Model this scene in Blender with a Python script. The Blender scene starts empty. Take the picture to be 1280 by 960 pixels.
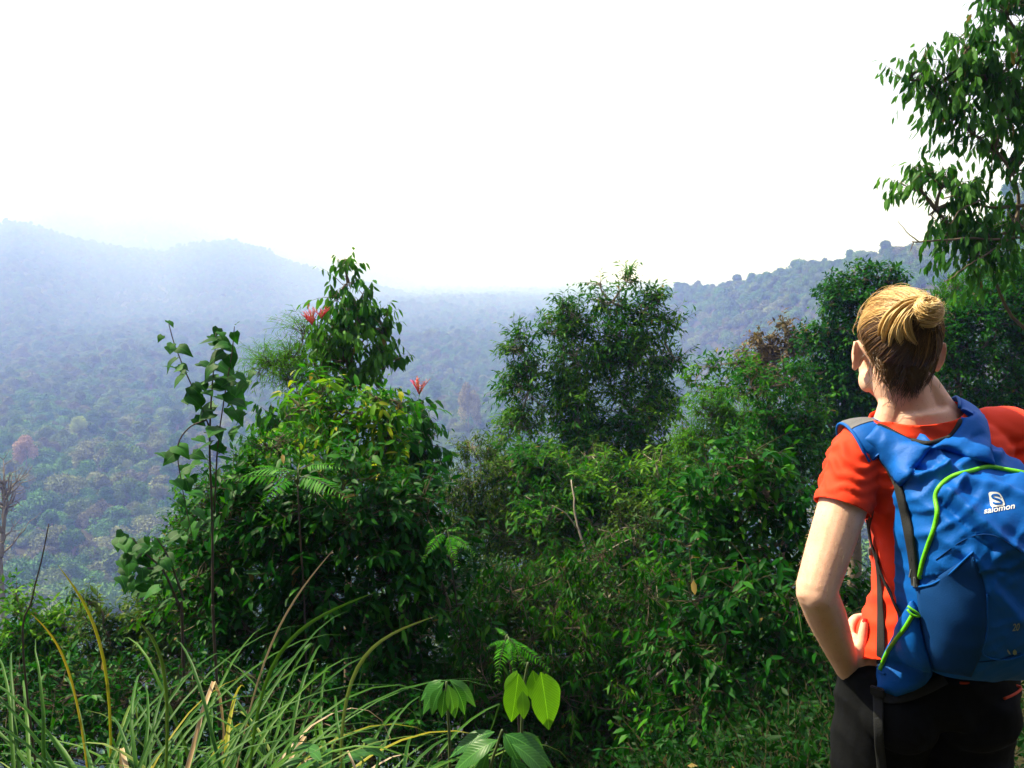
import bpy, bmesh, math, random, os
import numpy as np
from mathutils import Vector, Matrix, noise
from mathutils.bvhtree import BVHTree

SC = bpy.context.scene
COL = SC.collection
R = math.radians
PI = math.pi

# ------------------------------------------------------------------ camera
F_PX = 1067.0                      # focal length in pixels of the 1280 px wide photograph
EYE = Vector((0.0, 0.0, 1.65))
PITCH = R(7.74)
cam_data = bpy.data.cameras.new("camera")
cam_data.sensor_width = 36.0
cam_data.lens = 36.0 * F_PX / 1280.0
cam_data.clip_start = 0.05
cam_data.clip_end = 30000.0
cam = bpy.data.objects.new("camera", cam_data)
COL.objects.link(cam)
cam.location = EYE
cam.rotation_euler = (PI / 2 - PITCH, 0, 0)
SC.camera = cam

# ------------------------------------------------------------------ light
SUN_DIR = Vector((-0.60, 0.23, 0.77)).normalized()      # towards the sun
SUN_EL = math.asin(SUN_DIR.z)
SUN_AZ = math.atan2(SUN_DIR.x, SUN_DIR.y)
world = bpy.data.worlds.new("World")
SC.world = world
world.use_nodes = True
wn, wl = world.node_tree.nodes, world.node_tree.links
wn.clear()
w_out = wn.new("ShaderNodeOutputWorld")
w_bg = wn.new("ShaderNodeBackground")
w_sky = wn.new("ShaderNodeTexSky")
w_sky.sky_type = 'NISHITA'
w_sky.sun_disc = False
w_sky.sun_elevation = SUN_EL
w_sky.sun_rotation = SUN_AZ
w_sky.air_density = 1.0
w_sky.dust_density = 6.0
w_sky.ozone_density = 1.0
w_mix = wn.new("ShaderNodeMix")                          # thin bright cloud: most of the blue is washed out
w_mix.data_type = 'RGBA'
w_mix.inputs[0].default_value = 0.80
w_mix.inputs[7].default_value = (9.0, 9.0, 10.6, 1)
wl.new(w_sky.outputs[0], w_mix.inputs[6])
wl.new(w_mix.outputs[2], w_bg.inputs[0])
w_bg.inputs[1].default_value = 0.062
wl.new(w_bg.outputs[0], w_out.inputs[0])

sun_data = bpy.data.lights.new("sun", 'SUN')
sun_data.energy = 5.0
sun_data.angle = R(0.6)
sun_data.color = (1.0, 0.955, 0.88)
sun = bpy.data.objects.new("sun", sun_data)
COL.objects.link(sun)
sun.rotation_euler = SUN_DIR.to_track_quat('Z', 'Y').to_euler()

SC.view_settings.view_transform = 'Standard'
SC.view_settings.look = 'None'
SC.view_settings.exposure = 1.2
SC.view_settings.gamma = 1.0
SC.render.engine = 'CYCLES'
SC.cycles.use_denoising = True
SC.cycles.denoiser = 'OPENIMAGEDENOISE'
SC.cycles.max_bounces = 6
SC.cycles.diffuse_bounces = 3
SC.cycles.transmission_bounces = 4
SC.cycles.volume_bounces = 1
SC.cycles.sample_clamp_indirect = 6.0

# ------------------------------------------------------------------ helpers
_cp, _sp = math.cos(PITCH), math.sin(PITCH)


def ray(px, py):
    """Direction from the camera through a point of the photograph."""
    a, b = (px - 640.0) / F_PX, (480.0 - py) / F_PX
    return Vector((a, _cp + b * _sp, -_sp + b * _cp))


def at(px, py, y):
    d = ray(px, py)
    return EYE + d * (y / d.y)


def nrm(a):
    return a / np.maximum(np.linalg.norm(a, axis=-1, keepdims=True), 1e-9)


class MB:
    """Collects triangles and quads, then links them as one mesh object."""

    def __init__(s):
        s.v, s.f, s.t, s.m, s.n = [], [], [], [], 0

    def add(s, verts, faces, tint=0.5, mat=0):
        verts = np.asarray(verts, dtype=np.float64).reshape(-1, 3)
        faces = np.asarray(faces, dtype=np.int64)
        s.v.append(verts)
        s.f.append(faces + s.n)
        k = len(faces)
        s.t.append(np.broadcast_to(np.asarray(tint, dtype=np.float32), (k,)).copy())
        s.m.append(np.full(k, mat, dtype=np.int32))
        s.n += len(verts)

    def tube(s, pts, rad, n=5, mat=0, tint=0.5):
        v, f = tube_geo(pts, rad, n)
        s.add(v, f, tint, mat)

    def mesh(s, name, smooth=True):
        v = np.concatenate(s.v)
        sizes = np.concatenate([np.full(len(f), f.shape[1]) for f in s.f])
        loops = np.concatenate([f.ravel() for f in s.f])
        me = bpy.data.meshes.new(name)
        me.vertices.add(len(v))
        me.vertices.foreach_set("co", v.astype(np.float32).ravel())
        me.loops.add(len(loops))
        me.loops.foreach_set("vertex_index", loops.astype(np.int32))
        me.polygons.add(len(sizes))
        st = np.concatenate([[0], np.cumsum(sizes)[:-1]]).astype(np.int32)
        me.polygons.foreach_set("loop_start", st)
        me.polygons.foreach_set("material_index", np.concatenate(s.m))
        me.polygons.foreach_set("use_smooth", np.full(len(sizes), smooth))
        at_ = me.attributes.new("tint", 'FLOAT', 'FACE')
        at_.data.foreach_set("value", np.concatenate(s.t))
        me.update(calc_edges=True)
        me.validate()
        return me

    def build(s, name, mats, parent=None, smooth=True):
        return link(name, s.mesh(name, smooth), mats, parent)


def link(name, me, mats, parent=None):
    for m in (mats if isinstance(mats, (list, tuple)) else [mats]):
        me.materials.append(m)
    o = bpy.data.objects.new(name, me)
    COL.objects.link(o)
    if parent is not None:
        o.parent = parent
        o.matrix_parent_inverse = Matrix.Translation(-parent.location)
    return o


def thing(name, label, cat, loc=(0, 0, 0), group=None):
    o = bpy.data.objects.new(name, None)
    COL.objects.link(o)
    o.location = loc
    o.empty_display_size = 0.1
    o["label"] = label
    o["category"] = cat
    if group:
        o["group"] = group
    return o


def smooth_path(pts, k):
    """Catmull-Rom through the points, k samples in all."""
    p = np.asarray([tuple(q) for q in pts], dtype=float)
    if len(p) == 2:
        return p[0] + (p[1] - p[0]) * np.linspace(0, 1, k)[:, None]
    q = np.vstack([2 * p[0] - p[1], p, 2 * p[-1] - p[-2]])
    out = []
    for u in np.linspace(0, len(p) - 1, k):
        i = min(int(u), len(p) - 2)
        t = u - i
        a, b, c, d = q[i], q[i + 1], q[i + 2], q[i + 3]
        out.append(0.5 * (2 * b + (c - a) * t + (2 * a - 5 * b + 4 * c - d) * t * t + (3 * b - a - 3 * c + d) * t ** 3))
    return np.array(out)


def frames(p, ref=(0.13, 0.21, 0.97)):
    t = nrm(np.gradient(p, axis=0))
    r = np.asarray(ref, float)
    u = r - t[0] * np.dot(r, t[0])
    if np.linalg.norm(u) < 1e-3:
        u = np.array([1.0, 0, 0]) - t[0] * t[0][0]
    us = []
    for k in range(len(p)):
        u = u - t[k] * np.dot(u, t[k])
        u = u / max(np.linalg.norm(u), 1e-9)
        us.append(u)
    us = np.array(us)
    return t, us, np.cross(t, us)


def tube_geo(pts, rad, n=6, ref=(0.13, 0.21, 0.97), flat=1.0, cap=True):
    """Tube along pts; rad one radius per point, or (a, b) pairs: a along ref, b across."""
    p = np.asarray([tuple(q) for q in pts], dtype=float)
    rad = np.asarray(rad, dtype=float)
    if rad.ndim == 0:
        rad = np.full(len(p), float(rad))
    if rad.ndim == 1:
        rad = np.stack([rad, rad * flat], 1)
    t, u, w = frames(p, ref)
    a = np.linspace(0, 2 * PI, n, endpoint=False)
    ca, sa = np.cos(a), np.sin(a)
    v = p[:, None] + u[:, None] * (ca[None, :, None] * rad[:, 0, None, None]) + w[:, None] * (sa[None, :, None] * rad[:, 1, None, None])
    v = v.reshape(-1, 3)
    i = np.arange(len(p) - 1)[:, None] * n
    j = np.arange(n)[None]
    k = (j + 1) % n
    f = np.stack([i + j, i + k, i + n + k, i + n + j], -1).reshape(-1, 4)
    if cap:
        m = len(v)
        v = np.vstack([v, p[0], p[-1]])
        e = (len(p) - 1) * n
        c0 = np.stack([np.full(n, m), (np.arange(n) + 1) % n, np.arange(n), np.arange(n)], -1)
        c1 = np.stack([np.full(n, m + 1), e + np.arange(n), e + (np.arange(n) + 1) % n, e + (np.arange(n) + 1) % n], -1)
        # caps as triangles written as quads would be degenerate, so split them off
        return v, [f, c0[:, :3], c1[:, :3]]
    return v, f


_add = MB.add


def _add_multi(s, verts, faces, tint=0.5, mat=0):
    if isinstance(faces, list) and faces and isinstance(faces[0], np.ndarray):
        base = s.n
        _add(s, verts, faces[0], tint, mat)
        for f in faces[1:]:
            s.f.append(f.astype(np.int64) + base)
            s.t.append(np.full(len(f), tint if np.ndim(tint) == 0 else 0.5, dtype=np.float32))
            s.m.append(np.full(len(f), mat, dtype=np.int32))
    else:
        _add(s, verts, faces, tint, mat)


MB.add = _add_multi


# ------------------------------------------------------------------ materials
def new_mat(name):
    m = bpy.data.materials.new(name)
    m.use_nodes = True
    nt = m.node_tree
    b = nt.nodes["Principled BSDF"]
    return m, nt, b


def ramp(nt, cols, fac):
    r = nt.nodes.new("ShaderNodeValToRGB")
    els = r.color_ramp.elements
    while len(els) < len(cols):
        els.new(0.5)
    for k, c in enumerate(cols):
        els[k].position = k / (len(cols) - 1)
        els[k].color = (*c, 1)
    nt.links.new(fac, r.inputs[0])
    return r.outputs[0]


def noise_node(nt, scale, detail=3.0, rough=0.5, coords="Object"):
    tc = nt.nodes.new("ShaderNodeTexCoord")
    n = nt.nodes.new("ShaderNodeTexNoise")
    n.inputs["Scale"].default_value = scale
    n.inputs["Detail"].default_value = detail
    n.inputs["Roughness"].default_value = rough
    nt.links.new(tc.outputs[coords], n.inputs["Vector"])
    return n.outputs[0]


def bump(nt, b, height, strength=0.3, dist=0.01):
    n = nt.nodes.new("ShaderNodeBump")
    n.inputs["Strength"].default_value = strength
    n.inputs["Distance"].default_value = dist
    nt.links.new(height, n.inputs["Height"])
    nt.links.new(n.outputs[0], b.inputs["Normal"])


def leaf_mat(name, cols, rough=0.42, trans=0.35, spec=0.5, trans_tint=(1.25, 1.35, 0.45), veins=0.0):
    """Leaf: colour by the tint of each leaf, light shines through a little."""
    m, nt, b = new_mat(name)
    a = nt.nodes.new("ShaderNodeAttribute")
    a.attribute_name = "tint"
    c = ramp(nt, list(cols) + [(.20, .14, .035)], a.outputs["Fac"])     # the last stop: a few withered leaves
    els = c.node.color_ramp.elements
    for k in range(len(cols)):
        els[k].position = .93 * k / (len(cols) - 1)
    nt.links.new(c, b.inputs["Base Color"])
    b.inputs["Roughness"].default_value = rough
    b.inputs["Specular IOR Level"].default_value = spec
    tr = nt.nodes.new("ShaderNodeBsdfTranslucent")
    mx = nt.nodes.new("ShaderNodeMix")
    mx.data_type = 'RGBA'
    mx.blend_type = 'MULTIPLY'
    mx.inputs[0].default_value = 1.0
    nt.links.new(c, mx.inputs[6])
    mx.inputs[7].default_value = (*trans_tint, 1)
    nt.links.new(mx.outputs[2], tr.inputs["Color"])
    ms = nt.nodes.new("ShaderNodeMixShader")
    ms.inputs[0].default_value = trans
    nt.links.new(b.outputs[0], ms.inputs[1])
    nt.links.new(tr.outputs[0], ms.inputs[2])
    nt.links.new(ms.outputs[0], nt.nodes["Material Output"].inputs["Surface"])
    if veins:
        bump(nt, b, noise_node(nt, veins, 2), 0.25, 0.004)
    return m


def plain_mat(name, col, rough=0.6, spec=0.4, bscale=0.0, bstr=0.2, var=0.0, bdist=0.003):
    m, nt, b = new_mat(name)
    b.inputs["Base Color"].default_value = (*col, 1)
    b.inputs["Roughness"].default_value = rough
    b.inputs["Specular IOR Level"].default_value = spec
    if var:
        n = noise_node(nt, 9.0, 4)
        c = ramp(nt, [tuple(x * (1 - var) for x in col), tuple(min(1, x * (1 + var)) for x in col)], n)
        nt.links.new(c, b.inputs["Base Color"])
    if bscale:
        bump(nt, b, noise_node(nt, bscale, 4), bstr, bdist)
    return m


M_BARK = plain_mat("bark", (0.16, 0.12, 0.085), 0.85, 0.2, 40, 0.6, 0.45)
M_PALE = plain_mat("pale_bark", (0.29, 0.245, 0.19), 0.8, 0.2, 40, 0.5, 0.35)
M_TWIG = plain_mat("twig_bark", (0.055, 0.045, 0.022), 0.85, 0.2)

# ================================================================== terrain
def lerp_tab(x, xs, ys):
    return np.interp(x, xs, ys)


def smax(a, b, k):
    h = np.clip(.5 + .5 * (a - b) / k, 0, 1)
    return b + (a - b) * h + k * h * (1 - h)


def vnoise(x, y, s):
    """Cheap smooth value noise for whole arrays."""
    x, y = np.asarray(x) / s, np.asarray(y) / s
    xi, yi = np.floor(x), np.floor(y)
    fx, fy = x - xi, y - yi
    fx, fy = fx * fx * (3 - 2 * fx), fy * fy * (3 - 2 * fy)

    def h(a, b):
        q = np.sin(a * 127.1 + b * 311.7) * 43758.5453
        return q - np.floor(q)
    return (h(xi, yi) * (1 - fx) + h(xi + 1, yi) * fx) * (1 - fy) + (h(xi, yi + 1) * (1 - fx) + h(xi + 1, yi + 1) * fx) * fy


def ground(x, y):
    x, y = np.asarray(x, float), np.asarray(y, float)
    r = np.hypot(x, y)
    az = np.degrees(np.arctan2(x, y))
    s = lerp_tab(az, [-180, -90, -40, -10, 0, 15, 25, 45, 100, 180], [-.35, .3, .80, .76, .66, .52, .36, .18, -.1, -.35])
    rr = np.maximum(r - lerp_tab(az, [-60, 8, 20, 60], [1.5, 1.5, 2.05, 2.4]), 0)
    near = -s * (rr * rr / (rr + 1.2)) + (vnoise(x, y, 1.7) - .5) * .10 * np.clip(rr, 0, 1) + (vnoise(x, y, 9) - .5) * 1.2 * np.clip((r - 6) / 20, 0, 1)
    near = np.where(near > 60, 60 + (near - 60) * .1, near)
    floor = -84 + (vnoise(x, y, 160) - .5) * 16 + (vnoise(x + 900, y, 60) - .5) * 6 - np.clip((r - 1500) / 2500, 0, 1) * 20
    # the ridge that climbs to the right
    Rr = lerp_tab(az, [4, 10, 14, 18.6, 24, 27.7, 31, 40, 60], [1150, 900, 760, 640, 540, 470, 410, 320, 260])
    Zr = lerp_tab(az, [4, 10, 14, 18.6, 24, 27.7, 31, 40, 60], [-70, -32, -20, -8, 2, 8, 26, 44, 60]) + 5 + (vnoise(x, y, 45) - .5) * 7
    ridge = np.where(r < Rr, Zr - .30 * (Rr - r) * np.clip(.6 + (Rr - r) / 300, .6, 1.2), Zr - .35 * (r - Rr))
    ridge = np.where((az > 0) & (az < 110), ridge, -200)
    # far hills on the left, two ranks
    h1 = lerp_tab(az, [-75, -50, -34, -31, -29.6, -28, -25, -22, -20.5, -18.2, -16.2, -14.6, -12, -8, -4], [190, 170, 113, 118, 125, 100, 58, 38, 63, 83, 63, 20, -20, -70, -120])
    hill1 = h1 - .13 * np.abs(r - 2700) + (vnoise(x, y, 260) - .5) * 14
    h2 = lerp_tab(az, [-75, -50, -33, -31, -29, -27.6, -26, -25.2, -23, -20.8, -19, -17, -14, -10, -4], [260, 250, 170, 180, 217, 264, 257, 224, 248, 232, 188, 132, 57, -5, -130])
    hill2 = h2 - .18 * np.abs(r - 4300) + (vnoise(x, y, 340) - .5) * 20
    z = smax(near, floor, 10)
    z = smax(z, ridge, 8)
    z = smax(z, hill1, 12)
    return smax(z, hill2, 12)


def ground1(x, y):
    return float(ground(np.array([x]), np.array([y]))[0])


radii = np.concatenate([[0], np.geomspace(.35, 8000, 180)])
NA = 300
ang = np.linspace(-PI, PI, NA, endpoint=False)
gx = (radii[:, None] * np.sin(ang)).ravel()[NA - 1:]
gy = (radii[:, None] * np.cos(ang)).ravel()[NA - 1:]
gz = ground(gx, gy)
m = MB()
i = np.arange(len(radii) - 2)[:, None] * NA + 1
j = np.arange(NA)[None]
q = (j + 1) % NA
m.add(np.stack([gx, gy, gz], 1), np.stack([i + j, i + NA + j, i + NA + q, i + q], -1).reshape(-1, 4))
m.f.append(np.stack([np.zeros(NA, int), 1 + np.arange(NA), 1 + (np.arange(NA) + 1) % NA], -1))
m.t.append(np.full(NA, .5, np.float32))
m.m.append(np.zeros(NA, np.int32))
M_SOIL, nt, b = new_mat("forest_floor")
c = ramp(nt, [(.018, .022, .008), (.040, .036, .016), (.028, .045, .012)], noise_node(nt, 1.3, 6))
nt.links.new(c, b.inputs["Base Color"])
b.inputs["Roughness"].default_value = .95
b.inputs["Specular IOR Level"].default_value = .1
bump(nt, b, noise_node(nt, 9, 5), .6, .05)
terrain = m.build("terrain", M_SOIL)
terrain["kind"] = "structure"
terrain["label"] = "forested hillside dropping to a wide valley with a ridge and far hills"

# ================================================================== leaves
def leaf_geo(P, A, N, L, W, lod=1, fold=.25, curl=.15):
    """Many leaves at once. P base, A axis, N normal: (n,3); L, W: (n,). Returns verts, faces, faces per leaf."""
    A = nrm(A)
    N = nrm(N - A * np.sum(A * N, 1, keepdims=True))
    S = np.cross(A, N)
    n = len(P)
    L, W = L[:, None], W[:, None]
    if lod == 0:
        v = np.stack([P, P + A * L * .45 + S * W * .5 + N * W * fold * .5, P + A * L - N * L * curl, P + A * L * .45 - S * W * .5 + N * W * fold * .5], 1)
        f = np.array([[0, 1, 2], [0, 2, 3]])
        k = 4
    elif lod == 1:
        mid = P + A * L * .5 - N * (W * fold * .2 + L * curl * .15)
        v = np.stack([P, P + A * L * .42 + S * W * .5 + N * W * fold * .3, P + A * L - N * L * curl, P + A * L * .42 - S * W * .5 + N * W * fold * .3, mid], 1)
        f = np.array([[0, 1, 4], [1, 2, 4], [2, 3, 4], [3, 0, 4]])
        k = 5
    else:
        def row(t, w, out):
            c_ = P + A * L * t - N * L * curl * t * t
            if w == 0:
                out.append(c_)
            else:
                out += [c_ + S * W * .5 * w + N * W * .5 * w * fold, c_, c_ - S * W * .5 * w + N * W * .5 * w * fold]
        out = []
        row(0, 0, out)
        row(.28, .92, out)
        row(.66, .80, out)
        row(1, 0, out)
        v = np.stack(out, 1)
        f = np.array([[0, 1, 2], [0, 2, 3], [1, 4, 5], [1, 5, 2], [2, 5, 6], [2, 6, 3], [4, 7, 5], [5, 7, 6]])
        k = 8
    F_ = (f[None] + (np.arange(n) * k)[:, None, None]).reshape(-1, 3)
    return v.reshape(-1, 3), F_, len(f)


def sprays(mb, rng, O, D, tw, k, L, W, lod, droop, spread, tint, tipgain=.12, sag=.25, stick=.0035, fold=.25, curl=.15, mat=0, smat=1, upn=1.0, sizevar=.3):
    """Twigs from origins O along D, each with k leaves; all in the mesh collector mb."""
    n = len(O)
    D = nrm(D)
    tl = tw * rng.uniform(.6, 1.3, n)
    up = np.array([0, 0, 1.0])
    t = (np.arange(k) + .6) / k
    t = t[None, :] + rng.normal(0, .05, (n, k))
    pos = O[:, None] + D[:, None] * (t * tl[:, None])[..., None] - up * (sag * tl[:, None] * t * t)[..., None]
    tan = nrm(D[:, None] - up * (2 * sag * t)[..., None])
    ref = nrm(rng.normal(0, 1, (n, 3)) + up * 1.0)
    sd = nrm(np.cross(tan, ref[:, None] + 0 * tan))
    sgn = np.where(np.arange(k) % 2 == 0, 1.0, -1.0)[None, :, None]
    lastw = np.clip((t - .8) / .2, 0, 1)[..., None]
    ax = tan * (spread[0] + lastw) + sd * sgn * spread[1] * (1 - .7 * lastw) - up * droop + rng.normal(0, .22, (n, k, 3))
    nn = up * upn + rng.normal(0, .45, (n, k, 3)) + sd * .15
    Ls = L * rng.uniform(1 - sizevar, 1 + sizevar, (n, k)) * (1 - .35 * np.clip((t - .75) / .25, 0, 1))
    Ws = Ls / L * W * rng.uniform(.85, 1.15, (n, k))
    v, f, per = leaf_geo(pos.reshape(-1, 3), ax.reshape(-1, 3), nn.reshape(-1, 3), Ls.ravel(), Ws.ravel(), lod, fold, curl)
    tt = np.asarray(tint)
    tt = (tt[:, None] if tt.ndim else tt) + rng.normal(0, .11, (n, k)) + tipgain * np.clip((t - .6) / .4, 0, 1)
    tt = np.where(rng.uniform(0, 1, tt.shape) < .005, 1.0, np.clip(tt, 0, .92))
    mb.add(v, f, np.repeat(tt.ravel(), per), mat)
    if stick:
        ts = np.array([-.25, .4, 1.0])
        p = O[:, None] + D[:, None] * (ts * tl[:, None])[..., None] - up * (sag * tl[:, None] * ts * np.abs(ts))[..., None]
        s1 = nrm(np.cross(D, ref))
        s2 = np.cross(D, s1)
        r = np.array([1.0, .7, .25]) * stick
        ring = np.stack([p + (s1 * math.cos(a) + s2 * math.sin(a))[:, None] * r[None, :, None] for a in (0, 2.1, 4.2)], 2)   # n,3,3,3
        v = ring.reshape(-1, 3)
        b0 = []
        for a in range(2):
            for c_ in range(3):
                d_ = (c_ + 1) % 3
                b0.append([a * 3 + c_, a * 3 + d_, (a + 1) * 3 + d_, (a + 1) * 3 + c_])
        f = (np.array(b0)[None] + (np.arange(n) * 9)[:, None, None]).reshape(-1, 4)
        mb.add(v, f, .5, smat)


# ================================================================== valley forest
def forest_leaf(name, cols):
    """Distant crown: one hue per tree, lighter and darker clumps from its leaves."""
    m, nt, b = new_mat(name)
    oi = nt.nodes.new("ShaderNodeObjectInfo")
    a = nt.nodes.new("ShaderNodeAttribute")
    a.attribute_name = "tint"
    c = ramp(nt, cols, oi.outputs["Random"])
    mr = nt.nodes.new("ShaderNodeMapRange")
    mr.inputs[3].default_value = .8
    mr.inputs[4].default_value = 2.1
    nt.links.new(a.outputs["Fac"], mr.inputs[0])
    mx = nt.nodes.new("ShaderNodeVectorMath")
    mx.operation = 'SCALE'
    nt.links.new(c, mx.inputs[0])
    nt.links.new(mr.outputs[0], mx.inputs["Scale"])
    nt.links.new(mx.outputs[0], b.inputs["Base Color"])
    b.inputs["Roughness"].default_value = .7
    b.inputs["Specular IOR Level"].default_value = .25
    return m


HUES = [(.034, .108, .018), (.068, .122, .022), (.024, .100, .030), (.095, .120, .036), (.036, .115, .016), (.088, .090, .038), (.050, .140, .020), (.11, .13, .045)]
M_FOREST = forest_leaf("forest_leaves", HUES)
M_FTRUNK = plain_mat("forest_bark", (.22, .18, .14), .9, .1)
frng = np.random.default_rng(11)


def forest_crown(seed, h=9.5, w=5.6, lobes=13, n=6500, flat=.75, Lf=.46):
    """Broad rain-forest crown about the origin's vertical; base of the trunk at z = 0."""
    r_ = np.random.default_rng(seed)
    mb = MB()
    c = []
    for k in range(lobes):
        a, q = r_.uniform(0, 2 * PI), math.sqrt(r_.uniform(0, 1))
        zz = h + 3.2 * flat * (1 - q * q) + r_.normal(0, .7) - 3.6 * q * q
        c.append((math.cos(a) * q * w * .72, math.sin(a) * q * w * .72, zz, r_.uniform(1.3, 2.5)))
    c = np.array(c)
    wt = c[:, 3] ** 2
    idx = r_.choice(lobes, n, p=wt / wt.sum())
    d = nrm(r_.normal(0, 1, (n, 3)) + np.array([0, 0, .35]))
    P = c[idx, :3] + d * (c[idx, 3] * r_.uniform(.60, 1.18, n))[:, None] * np.array([1, 1, .8])
    A = nrm(r_.normal(0, 1, (n, 3)) + d * .6)
    N = nrm(d + r_.normal(0, .5, (n, 3)) + np.array([0, 0, .5]))
    Ls = Lf * r_.uniform(.6, 1.4, n)
    v, f, per = leaf_geo(P, A, N, Ls, Ls * .7, 0, .3, .1)
    lobe_t = r_.uniform(.15, .85, lobes)
    mb.add(v, f, np.repeat(np.clip(lobe_t[idx] + r_.normal(0, .08, n), 0, 1), per))
    tb = MB()
    top = np.array([r_.normal(0, .4), r_.normal(0, .4), h])
    tb.tube(smooth_path([(0, 0, -1), (r_.normal(0, .2), r_.normal(0, .2), h * .5), top], 8), np.linspace(.30, .16, 8), 7)
    for k in range(min(lobes, 7)):
        tb.tube(smooth_path([top * np.array([1, 1, .86]), (top + c[k, :3]) / 2 + np.array([0, 0, -.4]), c[k, :3]], 6), np.linspace(.14, .04, 6), 5)
    return mb.mesh("crown"), tb.mesh("trunk")


KINDS = [forest_crown(100 + k, h=[9, 8.5, 9.5, 9, 7.5, 9.5, 9.5, 8][k], w=[5.6, 6.4, 5.2, 5.4, 5.8, 6.8, 5.0, 5.0][k], lobes=[13, 16, 10, 12, 11, 18, 8, 9][k],
                      flat=[.75, .5, 1.0, .8, .6, .55, 1.0, .8][k]) for k in range(8)]
for cm, tm_ in KINDS:
    cm.materials.append(M_FOREST)
    tm_.materials.append(M_FTRUNK)


def far_spots():
    out = []
    for r0, r1, sp in ((120, 900, 7.6), (900, 1600, 12.0), (1600, 3200, 17.0), (3200, 5400, 24.0)):
        n = int(r1 / sp) + 2
        g = np.arange(-n, n + 1) * sp
        X, Y = np.meshgrid(g, g)
        X = X.ravel() + frng.uniform(-.42, .42, X.size) * sp
        Y = Y.ravel() + frng.uniform(-.42, .42, Y.size) * sp
        r = np.hypot(X, Y)
        az = np.degrees(np.arctan2(X, Y))
        k = (r >= r0) & (r < r1) & (np.abs(az) < 46) & (Y > 0)
        out.append(np.stack([X[k], Y[k], np.full(k.sum(), {7.6: 1.0, 12.0: 1.2, 17.0: 1.5, 24.0: 2.0}[sp])], 1))
    # close-set smaller trees along the crest of the right ridge
    ca = frng.uniform(7, 42, 900)
    cr = lerp_tab(ca, [4, 10, 14, 18.6, 24, 27.7, 31, 40, 60], [1150, 900, 760, 640, 540, 470, 410, 320, 260]) + frng.uniform(-40, 14, 900)
    out.append(np.stack([cr * np.sin(np.radians(ca)), cr * np.cos(np.radians(ca)), np.full(900, .72)], 1))
    return np.concatenate(out)


spots = far_spots()
sc = spots[:, 2] * np.clip(frng.lognormal(-.06, .24, len(spots)), .55, 1.5)
rise = sc * frng.uniform(.82, 1.18, len(spots))
sz = ground(spots[:, 0], spots[:, 1]) - 5.9 * rise                 # closed canopy: crowns reach down among each other
kind = frng.integers(0, 8, len(spots))
rot = frng.uniform(0, 2 * PI, len(spots))
# what of the valley the picture shows above the plants close by
SKYL = ([0, 150, 205, 300, 345, 385, 430, 500, 540, 600, 625, 640, 700, 780, 860, 930, 1010, 1100, 1200, 1280],
        [735, 715, 640, 560, 470, 400, 330, 400, 560, 540, 470, 420, 370, 340, 430, 430, 380, 345, 330, 250])
dx, dy, dz = spots[:, 0], spots[:, 1], sz + 10 * sc - EYE.z
dep = dy * _cp - dz * _sp
ppx, ppy = 640 + F_PX * dx / dep, 480 - F_PX * (dy * _sp + dz * _cp) / dep
size = sc * 11 / dep
rr_ = np.hypot(dx, dy)
gaz = np.degrees(np.arctan2(dx, dy))
in_pic = (ppx > -20) & (ppx < 1290) & (ppy < np.interp(ppx, *SKYL) - 4) & (ppy > 150)
# hidden behind the ridge or a hill
vis = np.zeros(len(spots), bool)
for k_ in np.where(in_pic & (rr_ < 720))[0]:
    t = np.linspace(.35, .93, 24)
    zz = EYE.z + dz[k_] * t
    vis[k_] = bool(np.all(ground(dx[k_] * t, dy[k_] * t) + 5 < zz + 3))
order = np.argsort(-np.where(vis, size, 0))
near300 = order[:285]
near300 = near300[size[near300] * vis[near300] > 0]
COLOURS = [("grey-green", HUES[0]), ("olive", HUES[1]), ("blue-green", HUES[2]), ("dusty pale", HUES[3]), ("deep green", HUES[4]), ("brownish", HUES[5]), ("fresh green", HUES[6]), ("tawny", HUES[7])]
C_MATS = []
for nm, col in COLOURS:
    lo, hi = tuple(x * .88 for x in col), tuple(x * 1.12 for x in col)
    C_MATS.append(forest_leaf("leaves_" + nm.replace("-", "_").replace(" ", "_"), [lo, col, hi]))


def zone(x, y):
    if x > 820:
        return "on the slope of the right ridge"
    if x > 480:
        return "in the valley left of the central tree"
    if x > 300:
        return "behind the red-flowered tree"
    if y > 640:
        return "at the valley edge above grass"
    if y > 560:
        return "low in the valley by the vine"
    return "far out in the hazy valley"


crown_cache = {}
alike = {}
single = set()
for n_, k_ in enumerate(near300):
    ki = int(kind[k_])
    ci = int(frng.integers(0, 8)) if frng.uniform() < .75 else int(frng.choice([3, 1, 7]))
    key = (ki, ci)
    if key not in crown_cache:
        cmc = KINDS[ki][0].copy()
        cmc.materials.clear()
        cmc.materials.append(C_MATS[ci])
        crown_cache[key] = cmc
    shape = ["round-topped", "broad", "tall", "rounded", "low bushy", "spreading", "slim", "small"][ki]
    root = thing("forest_tree", f"{shape} {COLOURS[ci][0]} tree {zone(ppx[k_], ppy[k_])}", "tree",
                 (spots[k_, 0], spots[k_, 1], float(sz[k_])), "trees of the valley forest")
    root.rotation_euler = (0, 0, float(rot[k_]))
    alike.setdefault(root["label"], []).append((float(ppx[k_]), root))
    root.scale = (float(sc[k_]), float(sc[k_]), float(rise[k_]))
    for nm, me in (("crown", crown_cache[key]), ("trunk", KINDS[ki][1])):
        o = bpy.data.objects.new(nm, me)
        COL.objects.link(o)
        o.parent = root
    single.add(int(k_))

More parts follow.
